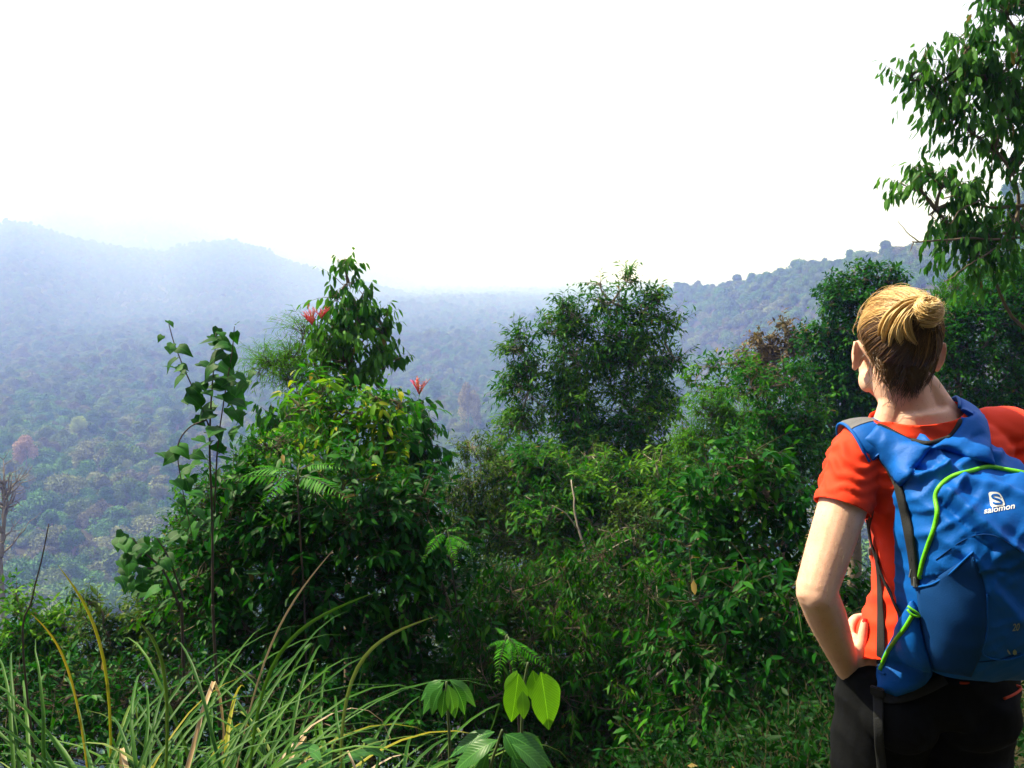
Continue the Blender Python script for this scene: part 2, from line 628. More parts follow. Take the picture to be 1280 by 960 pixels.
NUM = ["", "", "two", "three", "four", "five", "six", "seven", "eight", "nine", "ten"]
NTH = ["", "second from left", "third from left", "fourth from left", "fifth from left", "sixth from left", "seventh from left", "eighth from left", "ninth from left"]
for lab, mem in alike.items():
    if 1 < len(mem) <= 10:
        mem.sort(key=lambda q_: q_[0])
        for n_, (x_, o) in enumerate(mem):
            where = "leftmost" if n_ == 0 else "rightmost" if n_ == len(mem) - 1 else NTH[n_]
            o["label"] = f"{lab}, {where} of {NUM[len(mem)]}".replace("the slope of the right ridge", "the right ridge").replace("in the valley left of", "left of")

# three trees that stand out by themselves
def lone(label, px, py, Y, mat, ki, s):
    p = at(px, py, Y)
    z = ground1(p.x, p.y)
    root = thing("forest_tree", label, "tree", (p.x, p.y, z), "trees of the valley forest")
    hh = max(.6, (p.z - z) / 11.5)
    root.scale = (s, s, hh)
    cmc = KINDS[ki][0].copy()
    cmc.materials.clear()
    cmc.materials.append(mat)
    for nm, me in (("crown", cmc), ("trunk", KINDS[ki][1])):
        o = bpy.data.objects.new(nm, me)
        COL.objects.link(o)
        o.parent = root


M_PINKT = forest_leaf("leaves_blossom_pink", [(.24, .165, .115), (.27, .18, .13)])
M_LIME = forest_leaf("leaves_lime", [(.20, .26, .07), (.22, .28, .08)])
M_TAN = forest_leaf("leaves_tan", [(.20, .18, .09), (.22, .19, .10)])
lone("pale pink flowering crown low in the hazy valley at the left edge", 30, 552, 325, M_PINKT, 3, 1.0)
lone("bright lime green small crown among grey crowns of the valley, left of the vine", 98, 522, 390, M_LIME, 7, .9)
lone("rounded tan crown just left of the tall central tree, above darker crowns", 585, 488, 420, M_TAN, 0, 1.15)

# unseen wooded bank behind the camera, added to hold back low sky light
bk = []
while len(bk) < 130:
    a_, r_ = frng.uniform(R(105), R(255)), frng.uniform(7.5, 55)
    bk.append((r_ * math.sin(a_), r_ * math.cos(a_)))
bk = np.array(bk)
NB = len(bk)
spots = np.vstack([spots, np.column_stack([bk, np.ones(NB)])])
sz = np.concatenate([sz, ground(bk[:, 0], bk[:, 1])])
sc = np.concatenate([sc, frng.uniform(.6, .95, NB)])
rise = np.concatenate([rise, sc[-NB:]])
kind = np.concatenate([kind, frng.integers(0, 8, NB)])
rot = np.concatenate([rot, frng.uniform(0, 2 * PI, NB)])

# everything farther off or smaller: one mass
rest = np.array([k_ for k_ in range(len(spots)) if k_ not in single])
me = bpy.data.meshes.new("forest")
me.vertices.add(len(rest))
me.vertices.foreach_set("co", np.stack([spots[rest, 0], spots[rest, 1], sz[rest]], 1).astype(np.float32).ravel())
for nm, tp, arr in (("spin", 'FLOAT', rot[rest]), ("grow", 'FLOAT', sc[rest]), ("rise", 'FLOAT', rise[rest]), ("pick", 'INT', kind[rest])):
    a_ = me.attributes.new(nm, tp, 'POINT')
    a_.data.foreach_set("value", arr.astype(np.int32 if tp == 'INT' else np.float32))
forest = bpy.data.objects.new("forest", me)
COL.objects.link(forest)
forest["kind"] = "stuff"
forest["label"] = "unbroken hazy rain forest covering the valley, the ridge and the far hills"
ng = bpy.data.node_groups.new("forest_scatter", 'GeometryNodeTree')
ng.interface.new_socket("Geometry", in_out='INPUT', socket_type='NodeSocketGeometry')
ng.interface.new_socket("Geometry", in_out='OUTPUT', socket_type='NodeSocketGeometry')
gi, go = ng.nodes.new("NodeGroupInput"), ng.nodes.new("NodeGroupOutput")
jn = ng.nodes.new("GeometryNodeJoinGeometry")
for cm, tm_ in KINDS:
    o = bpy.data.objects.new("forest_tree_form", cm)
    oi = ng.nodes.new("GeometryNodeObjectInfo")
    oi.inputs[0].default_value = o
    oi.inputs[1].default_value = True
    ng.links.new(oi.outputs["Geometry"], jn.inputs[0])
ip = ng.nodes.new("GeometryNodeInstanceOnPoints")
ip.inputs["Pick Instance"].default_value = True


def named(nm, tp):
    n_ = ng.nodes.new("GeometryNodeInputNamedAttribute")
    n_.data_type = tp
    n_.inputs[0].default_value = nm
    return [s_ for s_ in n_.outputs if s_.enabled][0] if any(s_.enabled for s_ in n_.outputs) else n_.outputs[0]


cx = ng.nodes.new("ShaderNodeCombineXYZ")
ng.links.new(named("spin", 'FLOAT'), cx.inputs[2])
e2r = ng.nodes.new("FunctionNodeEulerToRotation")
ng.links.new(cx.outputs[0], e2r.inputs[0])
ng.links.new(gi.outputs[0], ip.inputs["Points"])
ng.links.new(jn.outputs[0], ip.inputs["Instance"])
ng.links.new(named("pick", 'INT'), ip.inputs["Instance Index"])
ng.links.new(e2r.outputs[0], ip.inputs["Rotation"])
c3 = ng.nodes.new("ShaderNodeCombineXYZ")
gs = named("grow", 'FLOAT')
for a_ in range(2):
    ng.links.new(gs, c3.inputs[a_])
ng.links.new(named("rise", 'FLOAT'), c3.inputs[2])
ng.links.new(c3.outputs[0], ip.inputs["Scale"])
ng.links.new(ip.outputs[0], go.inputs[0])
forest.modifiers.new("scatter", 'NODES').node_group = ng

# ================================================================== plants on the slope
UP = np.array([0, 0, 1.0])


def depth_of(p):
    d = Vector(p) - EYE
    return d.y * _cp - d.z * _sp


def plant(name, label, cat, circles, leaf, mat, seed, cover=2.4, k=7, tw=.25, lod=1, droop=.25, spread=(.45, .8), sag=.25, base=None,
          trunk_r=.03, bark=None, lumps=9, lumpr=.42, tintr=(.25, .75), tip=.12, stick=.003, deep=.85, group=None, limb_r=.5, twigs=5, upb=.35, fold=.25,
          curl=.15, upn=1.0, sizevar=.3, extra_trunks=(), stick_mat=None, root_dy=0.0):
    """One woody plant: trunk and limbs, and a crown of leafy twigs gathered in lumps."""
    rg = np.random.default_rng(seed)
    L, W = leaf
    cs = []
    for c_ in circles:
        p = at(c_[0], c_[1], c_[3] if len(c_) > 3 else 8)
        rad = c_[2] * depth_of(p) / F_PX
        cs.append((np.array(p), rad, c_[4] if len(c_) > 4 else 1.0))
    cen = np.mean([c[0] for c in cs], 0)
    if base is None:
        base = (cen[0] + rg.normal(0, .15), cen[1] + .1 + root_dy)
    bz = ground1(*base)
    root = thing(name, label, cat, (base[0], base[1], bz), group)
    tb, cb = MB(), MB()
    low = min(c[0][2] - c[1] * .4 for c in cs)
    fork = np.array([base[0] * .6 + cen[0] * .4, base[1] * .6 + cen[1] * .4, max(bz + .25, bz + (low - bz) * .8)])
    b0 = np.array([base[0], base[1], bz - .25])
    wob = rg.normal(0, .06, 3) * (fork[2] - bz)
    wob[2] = 0
    tb.tube(smooth_path([b0, (b0 + fork) / 2 + wob * .5, fork], 10), np.linspace(trunk_r * 1.25, trunk_r, 10), 7)
    for path, r0, r1 in extra_trunks:
        q = smooth_path([at(*p) for p in path], 18)
        jit = np.cumsum(rg.normal(0, .024 * np.linalg.norm(q[-1] - q[0]) / 4, q.shape), 0)
        q = q + jit - jit[-1] * np.linspace(0, 1, 18)[:, None]
        tb.tube(q, np.linspace(r0, r1, 18), 6)
    spine = sorted(cs, key=lambda c: c[0][2])
    nodes = [fork]
    for cc, rad, dens in spine:
        near = min(nodes, key=lambda n_: np.linalg.norm(n_ - cc) + .6 * max(0, n_[2] - cc[2]))
        ln = np.linalg.norm(cc - near)
        mid = (near + cc) / 2 + rg.normal(0, .08, 3) * ln + UP * .04 * ln
        lr = trunk_r * limb_r * (.45 + .55 * np.clip(1 - (cc[2] - fork[2]) / 5, .1, 1))
        tb.tube(smooth_path([near, mid, cc], 8), np.linspace(lr, lr * .5, 8), 5)
        nodes.append(cc)
        nl = max(3, int(lumps * dens ** .5))
        area = PI * rad * rad
        n_leaf = 1.75 * cover * dens * area / (L * W * .6)
        n_tw = max(nl, int(n_leaf / k))
        d = nrm(rg.normal(0, 1, (nl, 3)))
        lc = cc + d * (rad * rg.uniform(.25, .85, nl) ** .8)[:, None] * np.array([1, deep, 1])
        lr_ = rad * lumpr * rg.uniform(.7, 1.3, nl)
        lt = rg.uniform(*tintr, nl)
        wsel = lr_ ** 2
        ix = rg.choice(nl, n_tw, p=wsel / wsel.sum())
        dd = nrm(rg.normal(0, 1, (n_tw, 3)) + UP * upb)
        O = lc[ix] + dd * (lr_[ix] * rg.uniform(.15, .9, n_tw))[:, None]
        outw = nrm(O - cc)
        D = nrm(dd * .7 + outw * .5 + UP * upb + rg.normal(0, .35, (n_tw, 3)))
        sprays(cb, rg, O, D, tw, k, L, W, lod, droop, spread, lt[ix], tip, sag, stick, fold, curl, upn=upn, sizevar=sizevar)
        for a in range(nl):
            m1 = (cc + lc[a]) / 2 + rg.normal(0, .1, 3) * rad
            tb.tube(smooth_path([cc, m1, lc[a]], 5), np.linspace(lr * .5, lr * .22, 5), 4)
            mine = np.where(ix == a)[0][:twigs]
            for w in mine:
                tb.tube(np.array([lc[a], (lc[a] + O[w]) / 2 + rg.normal(0, .05, 3) * rad, O[w] + D[w] * tw * .3]), [lr * .22, lr * .16, lr * .10], 3)
    tb.build("trunk", bark or M_BARK, root)
    cb.build("crown", [mat, stick_mat or M_TWIG], root)
    return root


G_DARK = leaf_mat("leaf_dark_glossy", [(0.0037, 0.0432, 0.0028), (0.0083, 0.0864, 0.0049), (0.0534, 0.1976, 0.0056)], .46, .30, .09)
G_SHADED = leaf_mat("leaf_shaded_green", [(0.0037, 0.0281, 0.0028), (0.0074, 0.0540, 0.0042), (0.0202, 0.1026, 0.0063)], .48, .28, .09)  # leaf green darkened to stand for the shade low among the bushes
G_MID = leaf_mat("leaf_mid", [(0.0064, 0.0670, 0.0035), (0.0166, 0.1242, 0.0056), (0.1134, 0.2767, 0.0070)], .52, .38, .09)
G_CENT = leaf_mat("leaf_central", [(0.0083, 0.0670, 0.0042), (0.0202, 0.1188, 0.0063), (0.1201, 0.2569, 0.0112)], .50, .38, .09)
G_GREY = leaf_mat("leaf_grey_green", [(0.0092, 0.0648, 0.0070), (0.0202, 0.1080, 0.0126), (0.0734, 0.2174, 0.0245)], .48, .33, .09)
G_BRIGHT = leaf_mat("leaf_bright", [(0.0147, 0.1296, 0.0028), (0.0331, 0.2052, 0.0049), (0.1201, 0.3821, 0.0084)], .48, .45, .09)
G_GOLD = leaf_mat("leaf_gold_tip", [(0.0092, 0.1026, 0.0028), (0.0294, 0.1728, 0.0049), (0.1196, 0.2808, 0.0084), (0.4200, 0.3200, 0.0400)], .45, .42, .09)
G_YEL = leaf_mat("leaf_yellow_green", [(0.0239, 0.1296, 0.0035), (0.0552, 0.2106, 0.0056), (0.1196, 0.3024, 0.0112)], .55, .42, .09)
G_DRY = leaf_mat("leaf_brown", [(0.0500, 0.0550, 0.0220), (0.1100, 0.0820, 0.0450), (0.1800, 0.1300, 0.0800)], .7, .25, .09)
G_THICK = leaf_mat("leaf_thicket", [(.007, .044, .003), (.016, .074, .006), (0.1015, 0.1647, 0.0140)], .5, .34, .12)
G_OVER = leaf_mat("leaf_overhang", [(0.0129, 0.0713, 0.0098), (0.0313, 0.1296, 0.0182), (0.0782, 0.2160, 0.0385)], .46, .45, .09)

# --- trees and bushes in the middle distance, farthest first
plant("brown_topped_tree", "dusty brown topped tree behind the bushes, left of the dense dark tree", "tree",
      [(955, 432, 22, 19), (985, 420, 20, 19), (935, 447, 14, 19), (975, 448, 30, 19), (1002, 432, 18, 19), (950, 470, 30, 19)], (.13, .06), G_DRY, 31, 2.4, 6, .3, 1, trunk_r=.09)
plant("dense_tree", "dense dark green tree crown rising left of the hiker's head", "tree",
      [(1040, 372, 28, 16), (1078, 352, 22, 16), (1108, 350, 20, 16), (1125, 372, 22, 16), (1060, 400, 45, 16), (1105, 405, 38, 16), (1032, 430, 28, 16), (1060, 450, 45, 16), (1042, 492, 45, 16),
       (1095, 480, 50, 16), (1035, 530, 40, 16), (1085, 535, 50, 16), (1020, 470, 22, 16), (1030, 580, 40, 16), (1140, 440, 40, 16), (1140, 520, 45, 16)],
      (.11, .05), G_DARK, 32, 3.0, 7, .3, 1, trunk_r=.12, tintr=(.15, .7), lumps=11)
plant("hillside_bush", "broad leafy bush on the slope right of the hiker's head", "bush",
      [(1195, 400, 30, 13), (1225, 385, 34, 13), (1262, 372, 34, 13), (1290, 350, 35, 13), (1190, 440, 30, 13), (1232, 430, 50, 13), (1285, 430, 50, 13), (1200, 480, 34, 13), (1250, 490, 50, 13),
       (1300, 490, 50, 13), (1220, 530, 45, 13), (1280, 545, 45, 13), (1330, 400, 50, 13), (1340, 480, 50, 13)], (.085, .036), G_MID, 33, 2.8, 7, .26, 1, trunk_r=.09, tintr=(.05, .6), lumps=11)
plant("hilltop_shrub", "thin yellowish shrub with upright tips between the bun and the hillside bush", "bush",
      [(1190, 372, 16, 14.5), (1215, 362, 18, 14.5), (1245, 352, 18, 14.5), (1170, 385, 14, 14.5), (1230, 380, 25, 14.5), (1200, 395, 22, 14.5)], (.10, .016), G_YEL, 34, 1.6, 7, .3, 1, droop=-.1, spread=(.8, .4), upb=1.0, trunk_r=.04, tintr=(.0, .45))
plant("central_tree", "tall leafy tree with pale branches standing in the middle", "tree",
      [(784, 341, 8, 13, .6), (750, 356, 9, 13, .5), (822, 376, 10, 13, .6), (783, 352, 13, 13, .7), (765, 378, 24, 13, .8), (722, 398, 26, 13, .8), (803, 392, 30, 13, .8), (695, 415, 24, 13, .8), (836, 408, 20, 13, .7), (772, 420, 34, 13, .9), (655, 440, 24, 13), (720, 450, 48, 13),
       (790, 455, 46, 13), (842, 448, 22, 13, .8), (662, 488, 36, 13), (720, 515, 58, 13), (790, 515, 52, 13), (650, 535, 28, 13), (700, 572, 52, 13), (762, 585, 58, 13), (815, 560, 40, 13, .8), (830, 500, 22, 13, .6), (675, 615, 42, 12.6), (740, 630, 48, 12.6), (800, 625, 45, 12.6), (640, 575, 28, 12.6), (850, 600, 38, 12.6), (650, 598, 36, 9.8), (705, 606, 42, 9.7), (765, 618, 42, 9.6), (822, 606, 40, 9.7), (686, 648, 42, 9.4), (752, 660, 42, 9.3), (815, 655, 40, 9.4), (862, 640, 36, 9.4)],
      (.11, .034), G_CENT, 35, 2.9, 7, .30, 1, .35, trunk_r=.07, bark=M_PALE, lumps=10, limb_r=.55, twigs=6, base=(1.95, 12.6), stick=.004,
      extra_trunks=[([(855, 590, 12), (884, 560, 12.1), (898, 520, 12.2), (902, 490, 12.4)], .022, .008), ([(806, 660, 12), (850, 600, 12), (880, 565, 12)], .026, .014)])
plant("backing_bush", "deep green bush mass behind the sparse pale-leaved shrub", "bush",
      [(610, 640, 45, 11.5), (660, 660, 55, 11.5), (720, 660, 60, 11.5), (790, 660, 60, 11.5), (600, 720, 55, 11.5), (680, 740, 70, 11.5), (770, 740, 70, 11.5), (850, 640, 50, 11.5), (860, 720, 60, 11.5), (560, 690, 40, 11.5), (640, 800, 70, 11), (760, 810, 70, 11)],
      (.10, .042), G_DARK, 60, 1.8, 7, .28, 1, .4, trunk_r=.05, tintr=(.1, .8))
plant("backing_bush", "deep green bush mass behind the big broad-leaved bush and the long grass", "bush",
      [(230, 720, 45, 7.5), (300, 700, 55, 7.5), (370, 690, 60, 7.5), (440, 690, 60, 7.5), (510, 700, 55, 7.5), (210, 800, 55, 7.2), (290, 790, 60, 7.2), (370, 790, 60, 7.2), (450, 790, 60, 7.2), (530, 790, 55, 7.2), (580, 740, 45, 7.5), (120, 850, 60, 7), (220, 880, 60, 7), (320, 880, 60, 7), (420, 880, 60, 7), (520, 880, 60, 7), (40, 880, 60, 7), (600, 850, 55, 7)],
      (.095, .042), G_SHADED, 65, 1.7, 7, .26, 1, .4, trunk_r=.03, tintr=(.1, .8), twigs=1)
plant("slender_tree", "slender open tree with a thin stem right of the tall central tree", "tree",
      [(905, 455, 18, 12), (928, 452, 16, 12), (884, 458, 14, 12), (903, 488, 20, 12), (938, 482, 18, 12), (868, 482, 16, 12)], (.10, .038), G_MID, 36, 1.5, 6, .3, 1, .4, trunk_r=.025, bark=M_PALE, lumps=6)
plant("feathery_bush", "soft yellow-green bush below the slender open tree", "bush",
      [(890, 518, 26, 11), (925, 520, 28, 11), (955, 538, 22, 11), (868, 548, 26, 11), (920, 552, 36, 11), (880, 575, 30, 11)], (.060, .015), G_YEL, 37, 2.2, 9, .24, 1, .5, trunk_r=.03, tintr=(.2, .8), lumps=10)
plant("round_bush", "mid green bush between the yellow-green bush and the hiker's arm", "bush",
      [(962, 520, 40, 10), (985, 560, 45, 10), (1005, 605, 40, 10), (930, 600, 42, 10), (985, 478, 24, 10), (940, 485, 22, 10), (1010, 520, 28, 10)], (.075, .030), G_MID, 38, 2.6, 7, .24, 1, .4, trunk_r=.04, tintr=(.05, .6))
plant("twiggy_shrub", "sparse pale-leaved shrub with yellow tips left below the central tree", "bush",
      [(600, 600, 40, 10), (650, 620, 46, 10), (705, 635, 50, 10), (610, 655, 45, 10), (670, 680, 50, 10), (735, 660, 40, 10), (560, 620, 30, 10), (590, 560, 16, 10, .7), (645, 578, 24, 10.5, .8), (700, 592, 30, 10.5, .8), (765, 605, 32, 10.5), (815, 595, 30, 10.5), (740, 570, 18, 10.8, .7), (850, 610, 26, 10.5)], (.065, .020), G_THICK, 39, 1.7, 7, .24, 1, .6, trunk_r=.03, bark=M_PALE,
      tintr=(.2, .9), tip=.3, lumps=12, twigs=3)
plant("twiggy_shrub", "thin shrub round a pale leaning stem below the central tree", "bush",
      [(740, 690, 50, 9), (790, 660, 45, 9), (700, 740, 55, 9), (765, 760, 55, 9), (815, 700, 40, 9), (640, 750, 50, 9), (840, 640, 40, 9.5), (800, 610, 36, 10)], (.060, .018), G_THICK, 40, 1.5, 7, .24, 1, .5, trunk_r=.03, bark=M_PALE, lumps=12, twigs=3,
      extra_trunks=[([(748, 730, 8.6), (733, 690, 8.6), (720, 645, 8.7), (714, 600, 8.9)], .017, .007), ([(742, 715, 8.6), (760, 690, 8.5), (790, 672, 8.5)], .010, .004), ([(725, 664, 8.7), (705, 640, 8.6), (690, 632, 8.6)], .009, .003),
                    ([(738, 705, 8.6), (712, 700, 8.4), (680, 706, 8.3)], .009, .003)])
plant("tangled_shrub", "dark tangled shrub with an upright pale trunk, low in the middle", "bush",
      [(625, 750, 45, 5.4), (690, 760, 50, 5.4), (760, 750, 50, 5.4), (825, 780, 48, 5.4), (590, 850, 45, 5.2), (860, 840, 45, 5.2), (660, 820, 55, 5.2), (730, 820, 60, 5.2), (790, 800, 50, 5.2), (700, 890, 60, 5.2), (780, 890, 60, 5.2), (620, 880, 50, 5.2), (840, 870, 45, 5.2), (750, 960, 60, 5.2), (830, 950, 50, 5.2), (590, 810, 45, 5.4)], (.050, .018), G_THICK, 41, 1.5, 7, .20, 1, .5, trunk_r=.03, bark=M_PALE,
      lumps=12, twigs=3, tintr=(.0, .6), upn=.5, base=(.85, 5.2), extra_trunks=[([(813, 985, 4.9), (812, 920, 4.9), (814, 870, 4.9), (808, 825, 4.95)], .026, .010), ([(809, 850, 4.9), (800, 835, 4.9), (790, 822, 4.9)], .012, .004),
      ([(820, 960, 4.7), (850, 920, 4.7), (862, 900, 4.75)], .010, .006), ([(812, 850, 4.85), (830, 838, 4.85), (850, 830, 4.9)], .012, .005)])
plant("shade_bush", "tall dark glossy-leaved bush close by the hiker's left hip, down to the bottom edge", "bush",
      [(865, 752, 36, 4.1), (925, 735, 40, 4.1), (985, 755, 42, 4.1), (1035, 775, 40, 4.1), (845, 815, 42, 4.1), (908, 805, 46, 4.0), (972, 820, 46, 4.0), (1035, 845, 44, 4.0), (868, 885, 46, 3.9), (938, 880, 46, 3.9), (1008, 900, 46, 3.9),
       (890, 955, 48, 3.8), (968, 965, 48, 3.8), (1042, 965, 46, 3.8), (820, 950, 44, 4.0), (1085, 900, 40, 4.1)],
      (.072, .027), G_DARK, 62, 1.25, 7, .2, 2, .75, trunk_r=.015, tintr=(.0, .65), lumps=14, lumpr=.30, upn=.7, deep=.55, limb_r=.25, twigs=1)
plant("shade_bush", "tall dark bush with narrow hanging leaves in the middle of the slope, behind the seedlings", "bush",
      [(700, 715, 34, 5.0), (755, 700, 36, 5.0), (810, 735, 38, 5.0), (640, 740, 36, 5.0), (600, 800, 40, 4.8), (665, 800, 44, 4.8), (730, 785, 46, 4.8), (795, 810, 46, 4.8), (620, 870, 44, 4.6), (700, 870, 46, 4.6), (775, 885, 46, 4.6)],
      (.070, .019), G_CENT, 66, 1.15, 7, .2, 1, .95, spread=(.3, .55), trunk_r=.015, tintr=(.0, .55), lumps=14, lumpr=.30, upn=.6, deep=.55, limb_r=.25, twigs=1)
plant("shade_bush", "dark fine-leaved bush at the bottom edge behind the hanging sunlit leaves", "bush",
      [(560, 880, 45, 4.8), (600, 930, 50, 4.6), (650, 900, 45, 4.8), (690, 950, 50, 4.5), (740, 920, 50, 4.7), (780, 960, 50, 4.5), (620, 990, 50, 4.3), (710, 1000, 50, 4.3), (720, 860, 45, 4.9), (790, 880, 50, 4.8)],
      (.046, .016), G_SHADED, 64, 1.8, 8, .18, 1, .5, trunk_r=.015, tintr=(.1, .9), lumps=11, upn=.5, deep=.6, limb_r=.25, twigs=1)
plant("flowering_tree", "slim grey-green tree with drooping leaves and a red spike left of its top", "tree",
      [(430, 332, 8, 9, .5), (436, 352, 13, 9, .6), (424, 372, 14, 9, .6), (452, 372, 14, 9, .6), (440, 392, 26, 9, .9), (414, 416, 30, 9), (458, 420, 36, 9), (480, 408, 18, 9, .9), (432, 452, 44, 9), (470, 462, 34, 9), (400, 462, 26, 9), (360, 520, 34, 9),
       (345, 560, 36, 9), (390, 520, 36, 9)], (.12, .046), G_GREY, 42, 1.9, 6, .24, 2, 1.15, spread=(.25, .5), trunk_r=.045, lumps=9, tintr=(.35, 1.0), base=(-1.6, 9.2), upn=.5,
      extra_trunks=[([(440, 470, 9), (438, 410, 9), (434, 360, 9), (431, 322, 9)], .014, .004)])
plant("flowering_shrub", "dark grey-green shrub with a red flower spike on top, right of the golden-tipped bush", "bush",
      [(520, 522, 22, 8), (512, 552, 30, 8), (534, 548, 18, 8), (528, 590, 30, 8), (500, 590, 28, 8), (505, 630, 40, 8)], (.11, .042), G_GREY, 43, 2.3, 6, .22, 2, 1.0, spread=(.3, .5), trunk_r=.03, tintr=(.0, .6), upn=.5)
plant("feathery_shrub", "fluffy light green shrub with hair-fine leaves left of the red-flowered tree", "bush",
      [(345, 455, 20, 8.5), (328, 460, 14, 8.5, .8), (366, 448, 16, 8.5), (380, 418, 14, 8.5, .7), (372, 480, 22, 8.5, .7)], (.085, .007), G_YEL, 44, 2.6, 12, .28, 1, .35, trunk_r=.018, tintr=(.3, .8), stick=.0025, spread=(.6, .6), base=(-2.0, 8.6))

# --- nearer bushes
plant("broadleaf_bush", "big dark broad-leaved bush left of the middle, deep shade inside", "bush",
      [(300, 640, 45, 4.9), (350, 640, 60, 4.9), (430, 640, 75, 4.9), (500, 640, 50, 4.9), (330, 700, 65, 4.9), (400, 720, 80, 4.9), (480, 710, 70, 4.9), (540, 690, 40, 4.9), (260, 700, 40, 4.9), (430, 800, 80, 4.9),
       (520, 780, 55, 4.9), (320, 790, 65, 4.9), (555, 740, 35, 4.9), (500, 860, 70, 4.9), (390, 870, 70, 4.9), (250, 770, 45, 4.9)], (.082, .030), G_DARK, 45, 1.9, 6, .24, 2, .55, trunk_r=.035, tintr=(.0, .6), lumps=9)
plant("small_leaved_bush", "dense small-leaved bush under the heart-leaved vine", "bush",
      [(285, 610, 34, 5.3), (255, 650, 34, 5.3), (320, 600, 30, 5.3), (235, 700, 34, 5.3), (290, 670, 50, 5.3), (220, 740, 30, 5.3), (340, 560, 22, 5.3, .7), (270, 740, 45, 5.3)], (.045, .017), G_MID, 46, 2.3, 8, .18, 1, .2, trunk_r=.02, tintr=(.1, .6), lumps=12)
plant("golden_tipped_bush", "bright bush with golden young leaves in front of the red-flowered tree", "bush",
      [(402, 515, 28, 5.8), (370, 512, 16, 5.8, .8), (450, 520, 36, 5.8), (490, 540, 26, 5.8), (430, 562, 42, 5.8), (380, 560, 34, 5.8), (472, 500, 16, 5.8), (404, 490, 14, 5.8), (490, 580, 34, 5.8), (440, 610, 40, 5.8), (500, 510, 12, 5.8, .6)],
      (.100, .032), G_GOLD, 47, 2.0, 6, .22, 2, .35, trunk_r=.025, tintr=(.05, .55), tip=.30, lumps=9, curl=.35)
plant("glossy_bush", "large glossy dark-leaved bush left of the hiker's arm", "bush",
      [(935, 575, 40, 5.6), (895, 620, 42, 5.6), (960, 620, 55, 5.6), (1000, 660, 42, 5.6), (872, 680, 46, 5.6), (940, 690, 65, 5.6), (852, 730, 42, 5.6), (920, 760, 65, 5.6), (990, 740, 48, 5.6), (872, 810, 55, 5.6), (960, 820, 60, 5.6),
       (1015, 810, 40, 5.6), (905, 870, 50, 5.6), (985, 880, 50, 5.6), (1050, 760, 50, 5.6), (1060, 860, 50, 5.6)], (.085, .033), G_DARK, 48, 2.1, 7, .22, 2, .45, trunk_r=.035, tintr=(.05, .75), lumps=10)
plant("shade_bush", "dark leafy bush in the shade behind and under the long grass", "bush",
      [(20, 880, 50, 4.3), (90, 870, 50, 4.3), (160, 880, 50, 4.3), (235, 870, 50, 4.3), (310, 880, 50, 4.3), (385, 900, 50, 4.3), (450, 920, 50, 4.3), (40, 950, 55, 4.1), (130, 950, 55, 4.1), (220, 950, 55, 4.1), (310, 960, 55, 4.1), (400, 980, 50, 4.1), (500, 900, 50, 4.5), (540, 960, 45, 4.3)],
      (.060, .024), G_DARK, 63, 1.3, 7, .2, 1, .4, trunk_r=.02, tintr=(.0, .6), lumps=11)
plant("slope_bush", "low leafy bushes' top at the lower left, behind the long grass", "bush",
      [(30, 778, 32, 7), (80, 784, 36, 7), (20, 742, 12, 7, .7), (60, 820, 45, 7), (5, 810, 40, 7), (10, 860, 50, 7), (90, 860, 50, 7)], (.075, .030), G_MID, 49, 2.3, 7, .2, 1, .3, trunk_r=.025, tintr=(.3, .9))
plant("slope_bush", "leafy bush with brownish twigs at the lower left, below the round-leaved creeper", "bush",
      [(130, 790, 36, 6.6), (180, 770, 34, 6.6), (110, 752, 16, 6.6, .7), (210, 800, 36, 6.6), (160, 820, 40, 6.6), (240, 810, 36, 6.6)], (.065, .026), G_THICK, 50, 2.3, 7, .2, 1, .3, trunk_r=.025, tintr=(.2, .8))
plant("overhanging_tree", "tree with hanging leafy boughs against the white sky, upper right corner", "tree",
      [(1258, 18, 30, 7), (1208, 62, 26, 7), (1153, 84, 20, 7), (1133, 100, 9, 7, .7), (1193, 92, 24, 7), (1273, 75, 46, 7), (1231, 105, 36, 7), (1168, 112, 24, 7), (1195, 138, 28, 7), (1265, 148, 30, 7, .8), (1217, 168, 22, 7, .8),
       (1243, 185, 18, 7, .7), (1158, 214, 14, 7, .8), (1146, 232, 18, 7, .8), (1178, 232, 22, 7), (1203, 250, 24, 7), (1170, 262, 18, 7), (1190, 292, 22, 7), (1238, 300, 34, 7), (1213, 318, 26, 7), (1270, 285, 30, 7), (1238, 338, 16, 7),
       (1266, 215, 22, 7, .8), (1333, 60, 70, 7), (1343, 180, 60, 7), (1338, 280, 60, 7), (1403, 120, 70, 7.4), (1333, -40, 70, 7)],
      (.108, .038), G_OVER, 51, 2.3, 7, .26, 2, 1.25, spread=(.25, .45), trunk_r=.10, lumps=9, lumpr=.48, base=(5.6, 7.6), limb_r=.22, upn=.4, deep=.6, tintr=(.25, 1.0),
      extra_trunks=[([(1290, 255, 7), (1240, 258, 7), (1200, 246, 6.9), (1180, 248, 6.8)], .016, .005), ([(1225, 250, 6.9), (1200, 262, 6.8), (1188, 280, 6.8)], .008, .003), ([(1290, 298, 7), (1230, 300, 6.9), (1170, 302, 6.8), (1140, 302, 6.8)], .012, .005),
                    ([(1148, 302, 6.8), (1134, 290, 6.8), (1122, 276, 6.8)], .006, .002), ([(1142, 302, 6.8), (1138, 314, 6.8)], .005, .002), ([(1260, 300, 6.9), (1215, 330, 6.8), (1180, 352, 6.8)], .008, .003)])

